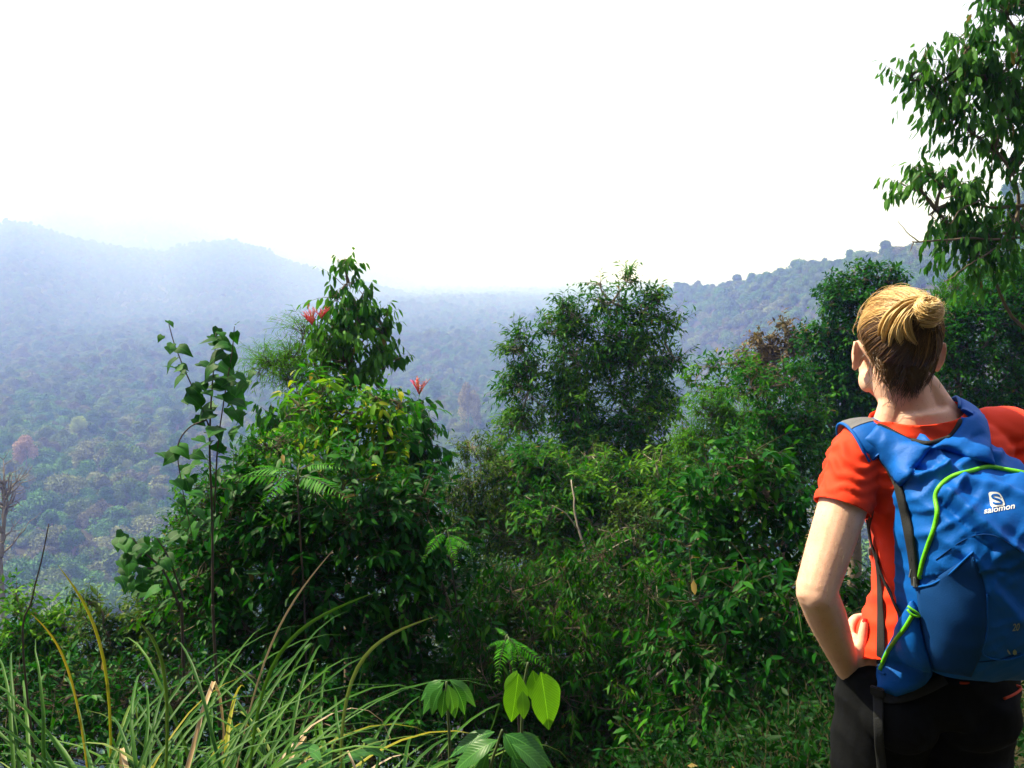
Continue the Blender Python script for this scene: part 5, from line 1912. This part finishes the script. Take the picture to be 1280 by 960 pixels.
for _ in range(300):
    ph = rng.uniform(-PI, PI)
    up = rng.uniform(-.1, .95)
    rr = math.sqrt(1 - up * up)
    d0 = np.array([rr * math.sin(ph), rr * math.cos(ph), up])
    if up < hairline(ph) + .05 or (abs(ph) > 1.2 and up < .45):
        continue
    d1 = nrm(d0 + .45 * (BUN_D - d0) + rng.normal(0, .25, 3))
    ts = np.linspace(0, 1, 8)
    h = rng.uniform(.003, .012)
    q = np.array([skull(d0 * (1 - t) + d1 * t, .004 + h * math.sin(t * 2.4)) for t in ts])
    hm.tube(q, .00028, 3, 0, rng.uniform(.6, .95))
hm.v = [head_world(v_) for v_ in hm.v]
hair = hm.build("hair", M_HAIR, hiker)

# (the strands above and these share one mesh)
# bun: coils wound round an axis that points up and back
bm_ = MB()
ax = nrm(np.array([.10, -.55, .75]))
bx = nrm(np.cross(ax, [0, 1, 0]))
by = np.cross(ax, bx)
bc = BUN + ax * .008
v, f = ball_geo((0, 0, 0), (.0225, .0225, .0195), n=20, k=12)
bm_.add(v @ np.array([bx, by, ax]) + bc, f, .35)
for _ in range(1000):
    a0 = rng.uniform(0, 2 * PI)
    sweep = rng.uniform(1.6, 3.6)
    la = rng.uniform(-1.15, 1.25)
    tw = rng.normal(0, .22)
    Rb = .0240 + rng.uniform(-.0015, .0055) + .002 * math.sin(la * 7)
    ts = np.linspace(0, 1, 13)
    a = a0 + sweep * ts
    l = la + tw * (ts - .5) * 2 + .10 * np.sin(a * 2 + la * 3)
    rad = Rb * np.maximum(np.cos(l), .02) ** .8
    q = bc + (np.cos(a) * rad)[:, None] * bx + (np.sin(a) * rad)[:, None] * by + (np.sin(l) * Rb * .95)[:, None] * ax
    bm_.tube(q, np.interp(ts, [0, .1, .9, 1], [.0003, .0009, .0009, .0003]), 4, 0, np.clip(.72 + rng.normal(0, .17) + .12 * np.sin(la), .05, 1))
# ends standing out of the bun
for _ in range(110):
    a = rng.uniform(0, 2 * PI)
    l = rng.uniform(-.3, 1.2)
    d = math.cos(a) * math.cos(l) * bx + math.sin(a) * math.cos(l) * by + math.sin(l) * ax
    p0 = bc + d * .021
    q = [p0 + d * (.012 * t) + (by * math.cos(a) - bx * math.sin(a)) * (.018 * t * t) for t in np.linspace(0, 1, 6)]
    bm_.tube(q, np.linspace(.0006, .0002, 6), 3, 0, rng.uniform(.55, .95))
# the tail of the bun folded out of its tie: locks that sweep up, over and down to the left across the back of the head
HEAD_I = HEAD_M.inverted()
LOCKS = [([(1153, 383), (1136, 378), (1116, 385), (1101, 401), (1093, 418)], .62), ([(1153, 386), (1137, 382), (1120, 392), (1108, 410), (1104, 427)], .72), ([(1153, 388), (1139, 386), (1127, 398), (1118, 415), (1113, 432)], .60),
         ([(1151, 392), (1139, 391), (1129, 403), (1124, 417), (1127, 430)], .74), ([(1150, 395), (1139, 396), (1131, 406), (1133, 419), (1141, 429)], .64), ([(1153, 384), (1140, 376), (1124, 379), (1110, 391), (1099, 409)], .70)]
for path, tone in LOCKS:
    base = [np.array(HEAD_I @ at(x, y, 1.60)) - SK_C for x, y in path]
    for _ in range(150):
        o1, o2 = rng.normal(0, 1, 2)
        pts = []
        for a, dvec in enumerate(base):
            sp_ = [.0030, .0042, .0044, .0034, .0016][a]
            lf = [.022, .021, .018, .013, .006][a]
            pts.append(skull(dvec, lf + o2 * sp_ * .5) + np.array([o1 * sp_ * .8, 0, o1 * sp_ * .5]) + rng.normal(0, .0007, 3))
        ts = np.linspace(0, 1, 14)
        bm_.tube(smooth_path(pts, 14), np.interp(ts, [0, .15, .75, 1], [.0006, .0008, .0008, .0002]), 4, 0, np.clip(tone + .10 + rng.normal(0, .17), .05, 1))
bm_.v = [head_world(v_) for v_ in bm_.v]
bm_.build("hair_bun", M_HAIR, hiker)
# dark hair tie round the root of the bun
tie = [BUN - ax * .012 + (math.cos(a) * bx + math.sin(a) * by) * .013 for a in np.linspace(0, 2 * PI, 15)]
tm = MB()
tm.tube(tie, .003, 6)
tm.v = [head_world(v_) for v_ in tm.v]
tm.build("hair_tie", plain_mat("hair_tie_cloth", (.03, .02, .02), .7), hiker)

# eyes, out of sight from behind
M_EYE = plain_mat("eye_white", (.75, .73, .70), .15, .6)
M_IRIS = plain_mat("iris", (.06, .09, .10), .15, .6)
for s in (-1, 1):
    e = MB()
    e.add(*ball_geo(hp(s * .031, .079, .004), (.0115, .0115, .0115), n=14, k=10))
    e.v = [head_world(v_) for v_ in e.v]
    eo = e.build("eyeball", M_EYE, hiker)
    e = MB()
    e.add(*ball_geo(hp(s * .031, .0885, .004), (.0055, .0025, .0055), n=12, k=8))
    e.v = [head_world(v_) for v_ in e.v]
    io = e.build("iris", M_IRIS, eo)
    io.matrix_parent_inverse = Matrix.Identity(4)

# ================================================================== the backpack
M_NYLON, nt, b = new_mat("pack_nylon")
c = ramp(nt, [(.001, .085, .40), (.0015, .11, .47)], noise_node(nt, 7, 3))
nt.links.new(c, b.inputs["Base Color"])
b.inputs["Roughness"].default_value = .58
b.inputs["Specular IOR Level"].default_value = .2
bump(nt, b, noise_node(nt, 30, 4, .6), .35, .006)
M_NAVY = plain_mat("pack_stretch_mesh", (.002, .048, .20), .8, .2, 400, .15)
M_WEB = plain_mat("webbing", (.018, .019, .022), .8, .25, 300, .4)
M_GREY = plain_mat("strap_mesh", (.13, .13, .15), .8, .25, 260, .5)
M_GREEN = plain_mat("zip_green", (.13, .52, .008), .45, .4, 200, .3)
M_CLIP = plain_mat("buckle_plastic", (.10, .11, .12), .35, .5)
M_WHITE = plain_mat("print_white", (.80, .80, .80), .6, .3)
M_PRGREY = plain_mat("print_grey", (.30, .34, .33), .6, .3)
M_CORD = plain_mat("orange_cord", (.55, .05, .015), .6, .3)

pack = thing("backpack", "blue backpack with lime green zips worn on the back of the hiker", "backpack", (.86, 1.47, .905))
PROWS = [(.897, .868, 1.545, .060, .050), (.905, .871, 1.548, .094, .082), (.93, .870, 1.552, .119, .108), (1.0, .868, 1.556, .133, .138), (1.08, .866, 1.558, .139, .150),
         (1.16, .864, 1.558, .142, .147), (1.21, .862, 1.558, .142, .132), (1.25, .853, 1.560, .134, .100), (1.285, .838, 1.566, .114, .060), (1.31, .825, 1.572, .086, .034), (1.325, .818, 1.576, .066, .020)]


def pack_geo():
    n, k = 56, 5
    tb = np.array(PROWS)
    m = (len(tb) - 1) * k + 1
    s3 = smooth_path(tb[:, 1:4], m)
    th = smooth_path(np.stack([tb[:, 4]] * 3, 1), m)[:, 0]
    zz = smooth_path(np.stack([tb[:, 0]] * 3, 1), m)[:, 0]
    a = np.linspace(0, 2 * PI, n, endpoint=False)
    ca, sa = np.cos(a), np.sin(a)
    ex = np.sign(ca) * np.abs(ca) ** (2 / 2.7)
    ey = np.sign(sa) * np.abs(sa) ** (2 / 2.7)
    ey = np.where(ey > 0, ey * .12, ey)                       # nearly flat against the back
    yaw = .11
    X = s3[:, 0:1] + s3[:, 2:3] * ex
    Y = s3[:, 1:2] + th[:, None] * ey
    X = X - yaw * (Y - s3[:, 1:2])
    v = np.stack([X, Y, np.repeat(zz[:, None], n, 1)], -1).reshape(-1, 3)
    i = np.arange(m - 1)[:, None] * n
    j = np.arange(n)[None]
    q = (j + 1) % n
    f = np.stack([i + j, i + q, i + n + q, i + n + j], -1).reshape(-1, 4)
    L = len(v)
    e = (m - 1) * n
    v = np.vstack([v, v[:n].mean(0), v[e:].mean(0)])
    jj = np.arange(n)
    return v, [f, np.stack([np.full(n, L), (jj + 1) % n, jj], -1), np.stack([np.full(n, L + 1), e + jj, e + (jj + 1) % n], -1)]


ZIP = [(1150, 722), (1153, 704), (1160, 682), (1168, 660), (1172, 640), (1169, 622), (1176, 607), (1192, 595), (1214, 589), (1236, 582), (1256, 578), (1274, 579), (1290, 586), (1302, 602), (1308, 630), (1308, 670), (1304, 705)]


def in_poly(x, y, poly):
    c_ = False
    for (x0, y0), (x1, y1) in zip(poly, poly[1:] + poly[:1]):
        if (y0 > y) != (y1 > y) and x < (x1 - x0) * (y - y0) / (y1 - y0) + x0:
            c_ = not c_
    return c_


def to_px(p):
    d = Vector(p) - EYE
    dep = d.y * _cp - d.z * _sp
    return 640 + F_PX * d.x / dep, 480 - F_PX * (d.y * _sp + d.z * _cp) / dep


def crease(x, y, pts, w):
    """Distance weight to a polyline in the picture of the pack's face."""
    best = 1e9
    for (x0, y0), (x1, y1) in zip(pts, pts[1:]):
        dx, dy = x1 - x0, y1 - y0
        t = min(1, max(0, ((x - x0) * dx + (y - y0) * dy) / (dx * dx + dy * dy)))
        best = min(best, math.hypot(x - x0 - t * dx, y - y0 - t * dy))
    return math.exp(-(best / w) ** 2)


def pack_mesh():
    me = remesh([pack_geo()], .0042, 4, .5)
    v, n_ = co_of(me), no_of(me)
    off = np.zeros(len(v))
    for i, p in enumerate(v):
        if n_[i][1] > .5:
            continue
        x, y = to_px(p)
        o_ = 0
        q = noise.noise((p[0] * 5, p[1] * 5, p[2] * 17 + p[0] * 13))
        q2 = noise.noise((p[0] * 9 + 4, p[1] * 9, p[2] * 26 - p[0] * 20))
        top = min(1, max(.35, (p[2] - 1.0) / .2))
        o_ += top * (.0055 * max(0, 1 - abs(q) * 2.6) + .0048 * max(0, 1 - abs(q2) * 2.6) - .003)
        if p[2] < 1.28 and in_poly(x, y, ZIP):
            o_ += .005
        # pulled folds: from the left edge to the middle, and long diagonals on the face
        o_ += 0.0145 * crease(x, y, [(1128, 592), (1150, 598), (1182, 586)], 5) - 0.0101 * crease(x, y, [(1135, 582), (1165, 588)], 4)
        o_ += 0.0116 * crease(x, y, [(1150, 552), (1168, 565), (1184, 584)], 4) + 0.0116 * crease(x, y, [(1200, 583), (1222, 570), (1246, 572)], 6)
        o_ += 0.0159 * crease(x, y, [(1184, 617), (1215, 645), (1245, 672), (1290, 700)], 6) - 0.0116 * crease(x, y, [(1178, 628), (1205, 655), (1240, 685)], 6)
        o_ += 0.0087 * crease(x, y, [(1202, 602), (1240, 610), (1285, 628)], 6) - 0.0087 * crease(x, y, [(1205, 612), (1232, 632)], 5)
        o_ += 0.0087 * crease(x, y, [(1215, 690), (1240, 735), (1275, 775)], 8)
        off[i] = o_
    set_co(me, v + n_ * off[:, None])
    smooth_shade(me)
    return me


pk = link("pack_bag", pack_mesh(), M_NYLON, pack)
PB = bvh_of(pk.data)
dg = bpy.context.evaluated_depsgraph_get()
SB = bvh_of(bpy.data.meshes.new_from_object(shirt.evaluated_get(dg)))
TB = bvh_of(trousers.data)


def hit(px, py, bvs, lift=0.0, dist=1.7):
    d = ray(px, py).normalized()
    best = None
    for bv in bvs:
        h, n_, i_, t_ = bv.ray_cast(EYE, d)
        if h is not None and (best is None or t_ < best[2]):
            best = (h, n_, t_)
    if best is None:
        for bv in bvs:
            h, n_, i_, t_ = bv.find_nearest(EYE + d * dist)
            if best is None or t_ < best[2]:
                best = (h, n_, t_)
    h, n_ = best[0], best[1]
    if n_.dot(d) > 0:
        n_ = -n_
    return h + n_ * lift, n_


def px_path(pts, k):
    p = smooth_path([(x, y, 0) for x, y in pts], k)
    return [(a[0], a[1]) for a in p]


def cord(name, pts, rad, mat, bvs, k=60, lift=0.0, parent=None, n=8):
    q = [np.array(hit(x, y, bvs, lift)[0]) for x, y in px_path(pts, k)]
    q = np.array(q)
    for _ in range(3):
        q[1:-1] = (q[:-2] + 2 * q[1:-1] + q[2:]) / 4
    m = MB()
    m.tube(q, rad, n)
    return m.build(name, mat, parent or pack)


def band(name, path, normals, width, thick, mat, parent=None, build=True, puff=0.0):
    """Flat strap along 3D points; normals face away from the body."""
    p = np.asarray([tuple(x) for x in path])
    nn = nrm(np.asarray([tuple(x) for x in normals]))
    t = nrm(np.gradient(p, axis=0))
    w = nrm(np.cross(t, nn))
    width = np.broadcast_to(np.asarray(width, float), (len(p),))
    V = []
    prof = [(-1, 0), (-1, .6), (-.8, 1), (-.3, 1 + puff), (.3, 1 + puff), (.8, 1), (1, .6), (1, 0)]
    for i in range(len(p)):
        for a, h in prof:
            V.append(p[i] + w[i] * a * width[i] / 2 + nn[i] * h * thick)
    k = len(prof)
    Fq = [(i * k + j, i * k + (j + 1) % k, (i + 1) * k + (j + 1) % k, (i + 1) * k + j) for i in range(len(p) - 1) for j in range(k)]
    Fq += [(0, 1, 2, 3), (0, 3, 4, 7), (4, 5, 6, 7)]
    e = (len(p) - 1) * k
    Fq += [(e + 3, e + 2, e + 1, e), (e + 7, e + 4, e + 3, e), (e + 7, e + 6, e + 5, e + 4)]
    m = MB()
    m.add(V, Fq)
    return m.build(name, mat, parent or pack) if build else m


def px_band(name, pts, width, thick, mat, bvs, k=30, lift=.002, parent=None, puff=0.0):
    hs = [hit(x, y, bvs, lift) for x, y in px_path(pts, k)]
    q = np.array([tuple(h[0]) for h in hs])
    nn = np.array([tuple(h[1]) for h in hs])
    for _ in range(3):
        q[1:-1] = (q[:-2] + 2 * q[1:-1] + q[2:]) / 4
        nn[1:-1] = (nn[:-2] + 2 * nn[1:-1] + nn[2:]) / 4
    wd = np.interp(np.linspace(0, 1, k), np.linspace(0, 1, len(np.atleast_1d(width))), np.atleast_1d(width))
    return band(name, q, nn, wd, thick, mat, parent, puff=puff)


def panel(name, left, right, k, n, thick, puff, mat, bvs, lift=.001, parent=None, rough=0.0, noisefac=18):
    """Sewn panel lying on the surfaces between two outlines of the picture, with thickness."""
    a, b_ = px_path(left, k), px_path(right, k)
    P = np.zeros((k, n, 3))
    N = np.zeros((k, n, 3))
    for i in range(k):
        for j in range(n):
            t = j / (n - 1)
            h, nn = hit(a[i][0] * (1 - t) + b_[i][0] * t, a[i][1] * (1 - t) + b_[i][1] * t, bvs, lift)
            P[i, j], N[i, j] = h, nn
    for _ in range(4):
        N[1:-1] = (N[:-2] + 2 * N[1:-1] + N[2:]) / 4
        N[:, 1:-1] = (N[:, :-2] + 2 * N[:, 1:-1] + N[:, 2:]) / 4
        P[1:-1, 1:-1] = (P[:-2, 1:-1] + P[2:, 1:-1] + P[1:-1, :-2] + P[1:-1, 2:]) / 4
    N = nrm(N)
    uu = np.sin(np.linspace(0, PI, k)) ** .45
    vv = np.sin(np.linspace(0, PI, n)) ** .45
    hgt = thick + puff * uu[:, None] * vv[None]
    if rough:
        for i in range(k):
            for j in range(n):
                hgt[i, j] += rough * uu[i] * vv[j] * max(0, 1 - abs(noise.noise(Vector(P[i, j]) * noisefac)) * 2.4)
    top = P + N * hgt[..., None]
    V = np.concatenate([top.reshape(-1, 3), (P - N * .002).reshape(-1, 3)])
    o_ = k * n
    q = [(i * n + j, i * n + j + 1, (i + 1) * n + j + 1, (i + 1) * n + j) for i in range(k - 1) for j in range(n - 1)]
    qb = [(d + o_, c_ + o_, b2 + o_, a2 + o_) for a2, b2, c_, d in q]
    rim = [i * n for i in range(k)] + [(k - 1) * n + j for j in range(1, n)] + [i * n + n - 1 for i in range(k - 2, -1, -1)] + [j for j in range(n - 2, 0, -1)]
    qs = [(rim[i], rim[(i + 1) % len(rim)], rim[(i + 1) % len(rim)] + o_, rim[i] + o_) for i in range(len(rim))]
    m = MB()
    m.add(V, q + qb + qs)
    return m.build(name, mat, parent or pack)


# front compartment zip
zl = [np.array(hit(x, y, [PB], .001)[0]) for x, y in px_path(ZIP[:11], 64)]


def mirror_on_pack(p):
    """The same spot on the other half of the pack."""
    q = Vector((2 * (.863 + .11 * (1.558 - p[1])) - p[0], p[1], p[2]))
    h, n_, i_, t_ = PB.find_nearest(q)
    return np.array(h + n_ * .001)


zl = [p for p in zl if p[0] < .863 + .11 * (1.558 - p[1]) - .004]
zq = np.array(zl + [mirror_on_pack(p) for p in zl[::-1]])
for _ in range(5):
    zq[1:-1] = (zq[:-2] + 2 * zq[1:-1] + zq[2:]) / 4
m = MB()
m.tube(zq, .0042, 8)
zp = m.build("zip", M_GREEN, pack)
# side pocket of dark stretch cloth with its piped edge
side_l = [(1146, 738), (1150, 775), (1158, 812), (1168, 838)]
side_r = [(1216, 692), (1232, 740), (1232, 800), (1214, 846)]
pocket = panel("side_pocket", side_l, side_r, 22, 18, .0012, .004, M_NAVY, [PB], .000, None, .003)
cord("pocket_edging", [(1144, 734), (1166, 730), (1190, 714), (1216, 690)], .0020, M_NYLON, [PB], 24, .003)
# right-hand bottom edging seam
cord("seam", [(1234, 742), (1234, 790), (1228, 818), (1262, 824), (1300, 808)], .0016, M_NYLON, [PB], 30, .001)

# sewn seams
M_THREAD = plain_mat("seam_thread", (.002, .03, .14), .8, .1)
for q_ in ([(1132, 625), (1140, 665), (1147, 715)],
           [(1170, 700), (1205, 675), (1240, 668), (1276, 690)], [(1166, 836), (1200, 828), (1240, 826), (1276, 816)]):
    cord("seam", q_, .0011, M_THREAD, [PB], 26, .0004, n=5)
# yoke that runs into the two shoulder straps
yl = panel("shoulder_yoke", [(1078, 551), (1092, 564), (1111, 588), (1128, 608)], [(1099, 532), (1118, 541), (1146, 552), (1166, 558)], 20, 12, .006, .010, M_NYLON, [SB, PB], .002, None, .006)
yr = panel("shoulder_yoke", [(1200, 512), (1200, 528), (1184, 549), (1166, 559)], [(1224, 518), (1232, 540), (1238, 566), (1242, 582)], 20, 12, .006, .010, M_NYLON, [SB, PB], .002, None, .006)
cord("neck_edging", [(1098, 532), (1108, 536), (1130, 547), (1150, 553), (1170, 554), (1186, 546), (1198, 528), (1200, 513)], .0045, M_WEB, [SB, PB], 60, .004)
cord("armhole_edging", [(1086, 548), (1092, 558), (1102, 574), (1116, 596), (1128, 622), (1138, 660), (1144, 700)], .0045, M_WEB, [SB, PB], 50, .003)
px_band("back_panel_edge", [(1122, 600), (1131, 634), (1138, 668), (1143, 700), (1146, 732)], [.016, .022, .022, .02, .016], .006, M_WEB, [SB, PB], 30, .001)


def strap(side):
    """Padded strap from the yoke over the shoulder, down the chest and back under the arm."""
    px_ = ((1106, 568), (1093, 552)) if side < 0 else ((1213, 524),)
    raw = [hit(x, y, [SB], .004)[0] for x, y in px_]
    x0, z0 = (.682, -.004) if side < 0 else (.900, .030)
    sx = -side
    raw += [Vector((x0 + sx * .000, 1.655, 1.36 + z0)), Vector((x0 + sx * .002, 1.70, 1.345 + z0)), Vector((x0 + sx * .012, 1.75, 1.28 + z0)),
            Vector((x0 + sx * .020, 1.775, 1.20)), Vector((x0 + sx * .012, 1.765, 1.12))]
    q = smooth_path(raw, 34)
    cut_ = 9 if side < 0 else 11
    pts, nn = [], []
    for p in q:
        h, n_, i_, t_ = SB.find_nearest(Vector(p))
        if (Vector(p) - Vector((.82, 1.66, p[2] - .05))).dot(n_) < 0:
            n_ = -n_
        pts.append(h + n_ * .002)
        nn.append(n_)
    pts, nn = np.array(pts), np.array(nn)
    for _ in range(4):
        pts[1:-1] = (pts[:-2] + 2 * pts[1:-1] + pts[2:]) / 4
        nn[1:-1] = (nn[:-2] + 2 * nn[1:-1] + nn[2:]) / 4
    s_ = band("shoulder_strap", pts[cut_:], nn[cut_:], np.linspace(.060, .048, 34 - cut_), .009, M_GREY, None, puff=.25)
    cv = band("strap_cover", pts[:cut_ + 2], nn[:cut_ + 2], np.linspace(.050, .058, cut_ + 2), .008, M_NYLON, s_, puff=.25)
    cv.matrix_parent_inverse = Matrix.Identity(4)
    for e in (-1, 1):
        w = nrm(np.cross(nrm(np.gradient(pts, axis=0)), nrm(nn)))
        m = MB()
        m.tube(pts + w * (e * np.linspace(.031, .025, 34))[:, None] + nrm(nn) * .004, .0032, 6)
        m.build("strap_edging", M_NYLON, s_).matrix_parent_inverse = Matrix.Identity(4)
    return s_


for s in (-1, 1):
    st = strap(s)

# webbing on the wearer's left side: two straps from the armpit to the belt, buckle and hanging end
px_band("webbing", [(1088, 640), (1090, 672), (1099, 700), (1102, 740), (1103, 790), (1102, 838)], [.008, .008, .014, .017, .018, .018], .0022, M_WEB, [SB, TB], 34, .004)
px_band("webbing", [(1088, 650), (1096, 690), (1110, 728), (1124, 758), (1136, 780)], [.010, .008, .008, .009, .012], .0022, M_WEB, [SB, PB], 30, .006)
wing_l = [(1143, 750), (1126, 782), (1108, 816), (1097, 842), (1098, 862)]
wing_r = [(1148, 760), (1156, 800), (1164, 830), (1160, 852), (1120, 872)]
wing = panel("belt_pocket", wing_l, wing_r, 24, 14, .006, .016, M_NYLON, [SB, TB, PB], .004, None, .004)
WB = bvh_of(wing.data)
cord("belt_zip", [(1141, 768), (1132, 784), (1120, 800), (1108, 818), (1100, 838)], .0040, M_GREEN, [WB], 30, .001)
cord("zip_pull", [(1137, 758), (1143, 764), (1148, 770), (1140, 768), (1136, 762)], .0022, M_GREEN, [WB, PB], 16, .005)
cord("zip_end", [(1098, 836), (1101, 841), (1107, 843)], .0022, M_NYLON, [WB], 8, .002)
px_band("belt_webbing", [(1094, 862), (1112, 872), (1136, 868), (1180, 850)], [.022, .024, .022, .02], .003, M_WEB, [TB, PB], 24, .004)
px_band("webbing", [(1099, 862), (1100, 900), (1101, 940), (1102, 985), (1102, 1040)], [.020, .019, .018, .018, .016], .0025, M_WEB, [TB], 30, .006)


def block(name, px, py, bvs, size, lift, mat, roll=0.0):
    """Small bevelled buckle lying on a surface."""
    p, n_ = hit(px, py, bvs, lift)
    n_ = n_.normalized()
    up = Vector((math.sin(roll), 0, math.cos(roll)))
    u = (up - n_ * up.dot(n_)).normalized()
    w = u.cross(n_)
    bm = bmesh.new()
    bmesh.ops.create_cube(bm, size=1)
    bmesh.ops.scale(bm, verts=bm.verts, vec=size)
    bmesh.ops.bevel(bm, geom=list(bm.edges), offset=min(size) * .25, segments=2, affect='EDGES')
    M4 = Matrix((w, u, n_)).transposed()
    bmesh.ops.rotate(bm, verts=bm.verts, cent=(0, 0, 0), matrix=M4)
    bmesh.ops.translate(bm, verts=bm.verts, vec=p)
    me = bpy.data.meshes.new(name)
    bm.to_mesh(me)
    bm.free()
    return link(name, me, mat, pack)


block("buckle", 1098, 862, [TB, WB], (.026, .020, .008), .006, M_WEB)
block("buckle", 1091, 689, [SB], (.012, .016, .007), .005, M_CLIP, .3)
block("toggle", 1147, 727, [PB], (.006, .020, .006), .006, M_CLIP, -.35)
block("toggle", 1142, 716, [PB], (.005, .018, .005), .006, M_CLIP, .5)
cord("pull_cord", [(1252, 873), (1262, 869), (1272, 862), (1277, 850)], .0025, M_CORD, [TB], 14, .006)

# ------------------------------------------------------------------ print on the pack
def printed(name, tris_px, polys, mat, lift=.0010):
    m = MB()
    V = [tuple(hit(x, y, [PB], lift)[0]) for x, y in tris_px]
    by = {}
    for p in polys:
        by.setdefault(len(p), []).append(p)
    base = False
    bm = bmesh.new()
    vs = [bm.verts.new(v) for v in V]
    for p in polys:
        try:
            bm.faces.new([vs[i] for i in p])
        except ValueError:
            pass
    bmesh.ops.recalc_face_normals(bm, faces=bm.faces)
    me = bpy.data.meshes.new(name)
    bm.to_mesh(me)
    bm.free()
    return link(name, me, mat, pack)


def text_print(name, body, origin, ex, ey, mat, lift=.0007, spacing=1.0):
    """Letters laid on the pack's face; origin and axes as they lie on it."""
    cu = bpy.data.curves.new(name, 'FONT')
    cu.body = body
    cu.size = 1.0
    cu.space_character = spacing
    cu.resolution_u = 4
    cu.offset = .018
    o = bpy.data.objects.new(name, cu)
    COL.objects.link(o)
    dg = bpy.context.evaluated_depsgraph_get()
    me = bpy.data.meshes.new_from_object(o.evaluated_get(dg))
    bpy.data.objects.remove(o)
    v = co_of(me)
    wdt = v[:, 0].max()
    pts = [(origin[0] + q[0] / wdt * ex[0] + q[1] * ey[0], origin[1] + q[0] / wdt * ex[1] + q[1] * ey[1]) for q in v]
    r = printed(name, pts, [tuple(p.vertices) for p in me.polygons], mat, lift)
    return r


def fan(outline, k=6):
    """Filled outline in rows so that it follows the cloth."""
    p = np.array(outline, float)
    c_ = p.mean(0)
    V, Fq = [], []
    n = len(p)
    for r in range(k):
        s_ = 1 - r / k
        V += [tuple(c_ + (q - c_) * s_) for q in p]
    V.append(tuple(c_))
    for r in range(k - 1):
        for j in range(n):
            Fq.append((r * n + j, r * n + (j + 1) % n, (r + 1) * n + (j + 1) % n, (r + 1) * n + j))
    for j in range(n):
        Fq.append(((k - 1) * n + j, (k - 1) * n + (j + 1) % n, k * n))
    return V, Fq


badge = px_path([(1235.2, 617), (1237, 615.4), (1243, 615), (1248, 616), (1252, 620.5), (1255.4, 629.5), (1255, 632), (1253, 632.6), (1241, 634), (1239, 633), (1237, 626), (1235.2, 617)], 40)[:-1]
v, f = fan(badge)
emblem = printed("emblem", v, f, M_WHITE, .0012)
# the S cut out of the badge: two hooked strokes
for stroke in ([(1248.6, 621.5), (1247.6, 619.4), (1244.0, 618.8), (1240.2, 619.4), (1239.6, 621.4), (1242.4, 623.4), (1246.4, 624.6), (1249.6, 626.2), (1251.4, 628.0)],
               [(1251.4, 628.0), (1250.2, 629.8), (1246.5, 630.0), (1242.6, 629.8), (1241.2, 628.2)]):
    pp = px_path(stroke, 18)
    V = []
    for i, (x, y) in enumerate(pp):
        a, b2 = pp[max(0, i - 1)], pp[min(len(pp) - 1, i + 1)]
        dx, dy = b2[0] - a[0], b2[1] - a[1]
        L_ = math.hypot(dx, dy)
        V += [(x - dy / L_ * 1.15, y + dx / L_ * 1.15), (x + dy / L_ * 1.15, y - dx / L_ * 1.15)]
    printed("emblem_letter", V, [(2 * i, 2 * i + 1, 2 * i + 3, 2 * i + 2) for i in range(len(pp) - 1)], M_NYLON, .0020)
text_print("lettering", "salomon", (1229.5, 642.5), (38.5, -7.0), (1.2, -10.5), M_WHITE)
text_print("size_number", "20", (1265.0, 788.5), (8.6, -.8), (2.4, -13.0), M_PRGREY)
for outl in ([(1259, 811), (1261.5, 814), (1263, 818), (1260.5, 816.5), (1258.7, 813.5)], [(1268, 811), (1270.4, 813.5), (1270.6, 817), (1267.8, 818.6), (1265.6, 816.5), (1266, 813)]):
    v, f = fan(outl, 3)
    printed("care_mark", v, f, M_PRGREY, .0012)

# ================================================================== haze
hz = bpy.data.meshes.new("haze")
bm = bmesh.new()
bmesh.ops.create_cube(bm, size=1)
ZT = max(float(co_of(terrain.data)[:, 2].max()) + 40, 60)
ZB = float(co_of(terrain.data)[:, 2].min()) - 2
bmesh.ops.scale(bm, verts=bm.verts, vec=(17000, 17000, ZT - ZB))
bmesh.ops.translate(bm, verts=bm.verts, vec=(0, 0, (ZT + ZB) / 2))
bm.to_mesh(hz)
bm.free()
M_HAZE = bpy.data.materials.new("haze_air")
M_HAZE.use_nodes = True
nt = M_HAZE.node_tree
nt.nodes.clear()
ho = nt.nodes.new("ShaderNodeOutputMaterial")
pv = nt.nodes.new("ShaderNodeVolumePrincipled")
pv.inputs["Color"].default_value = (.26, .355, 1.0, 1)
pv.inputs["Absorption Color"].default_value = (1, 1, 1, 1)
pv.inputs["Density"].default_value = .00095
pv.inputs["Anisotropy"].default_value = .0
nt.links.new(pv.outputs[0], ho.inputs["Volume"])
haze = link("haze", hz, M_HAZE)
haze["kind"] = "stuff"
haze["label"] = "pale blue haze filling the valley air"
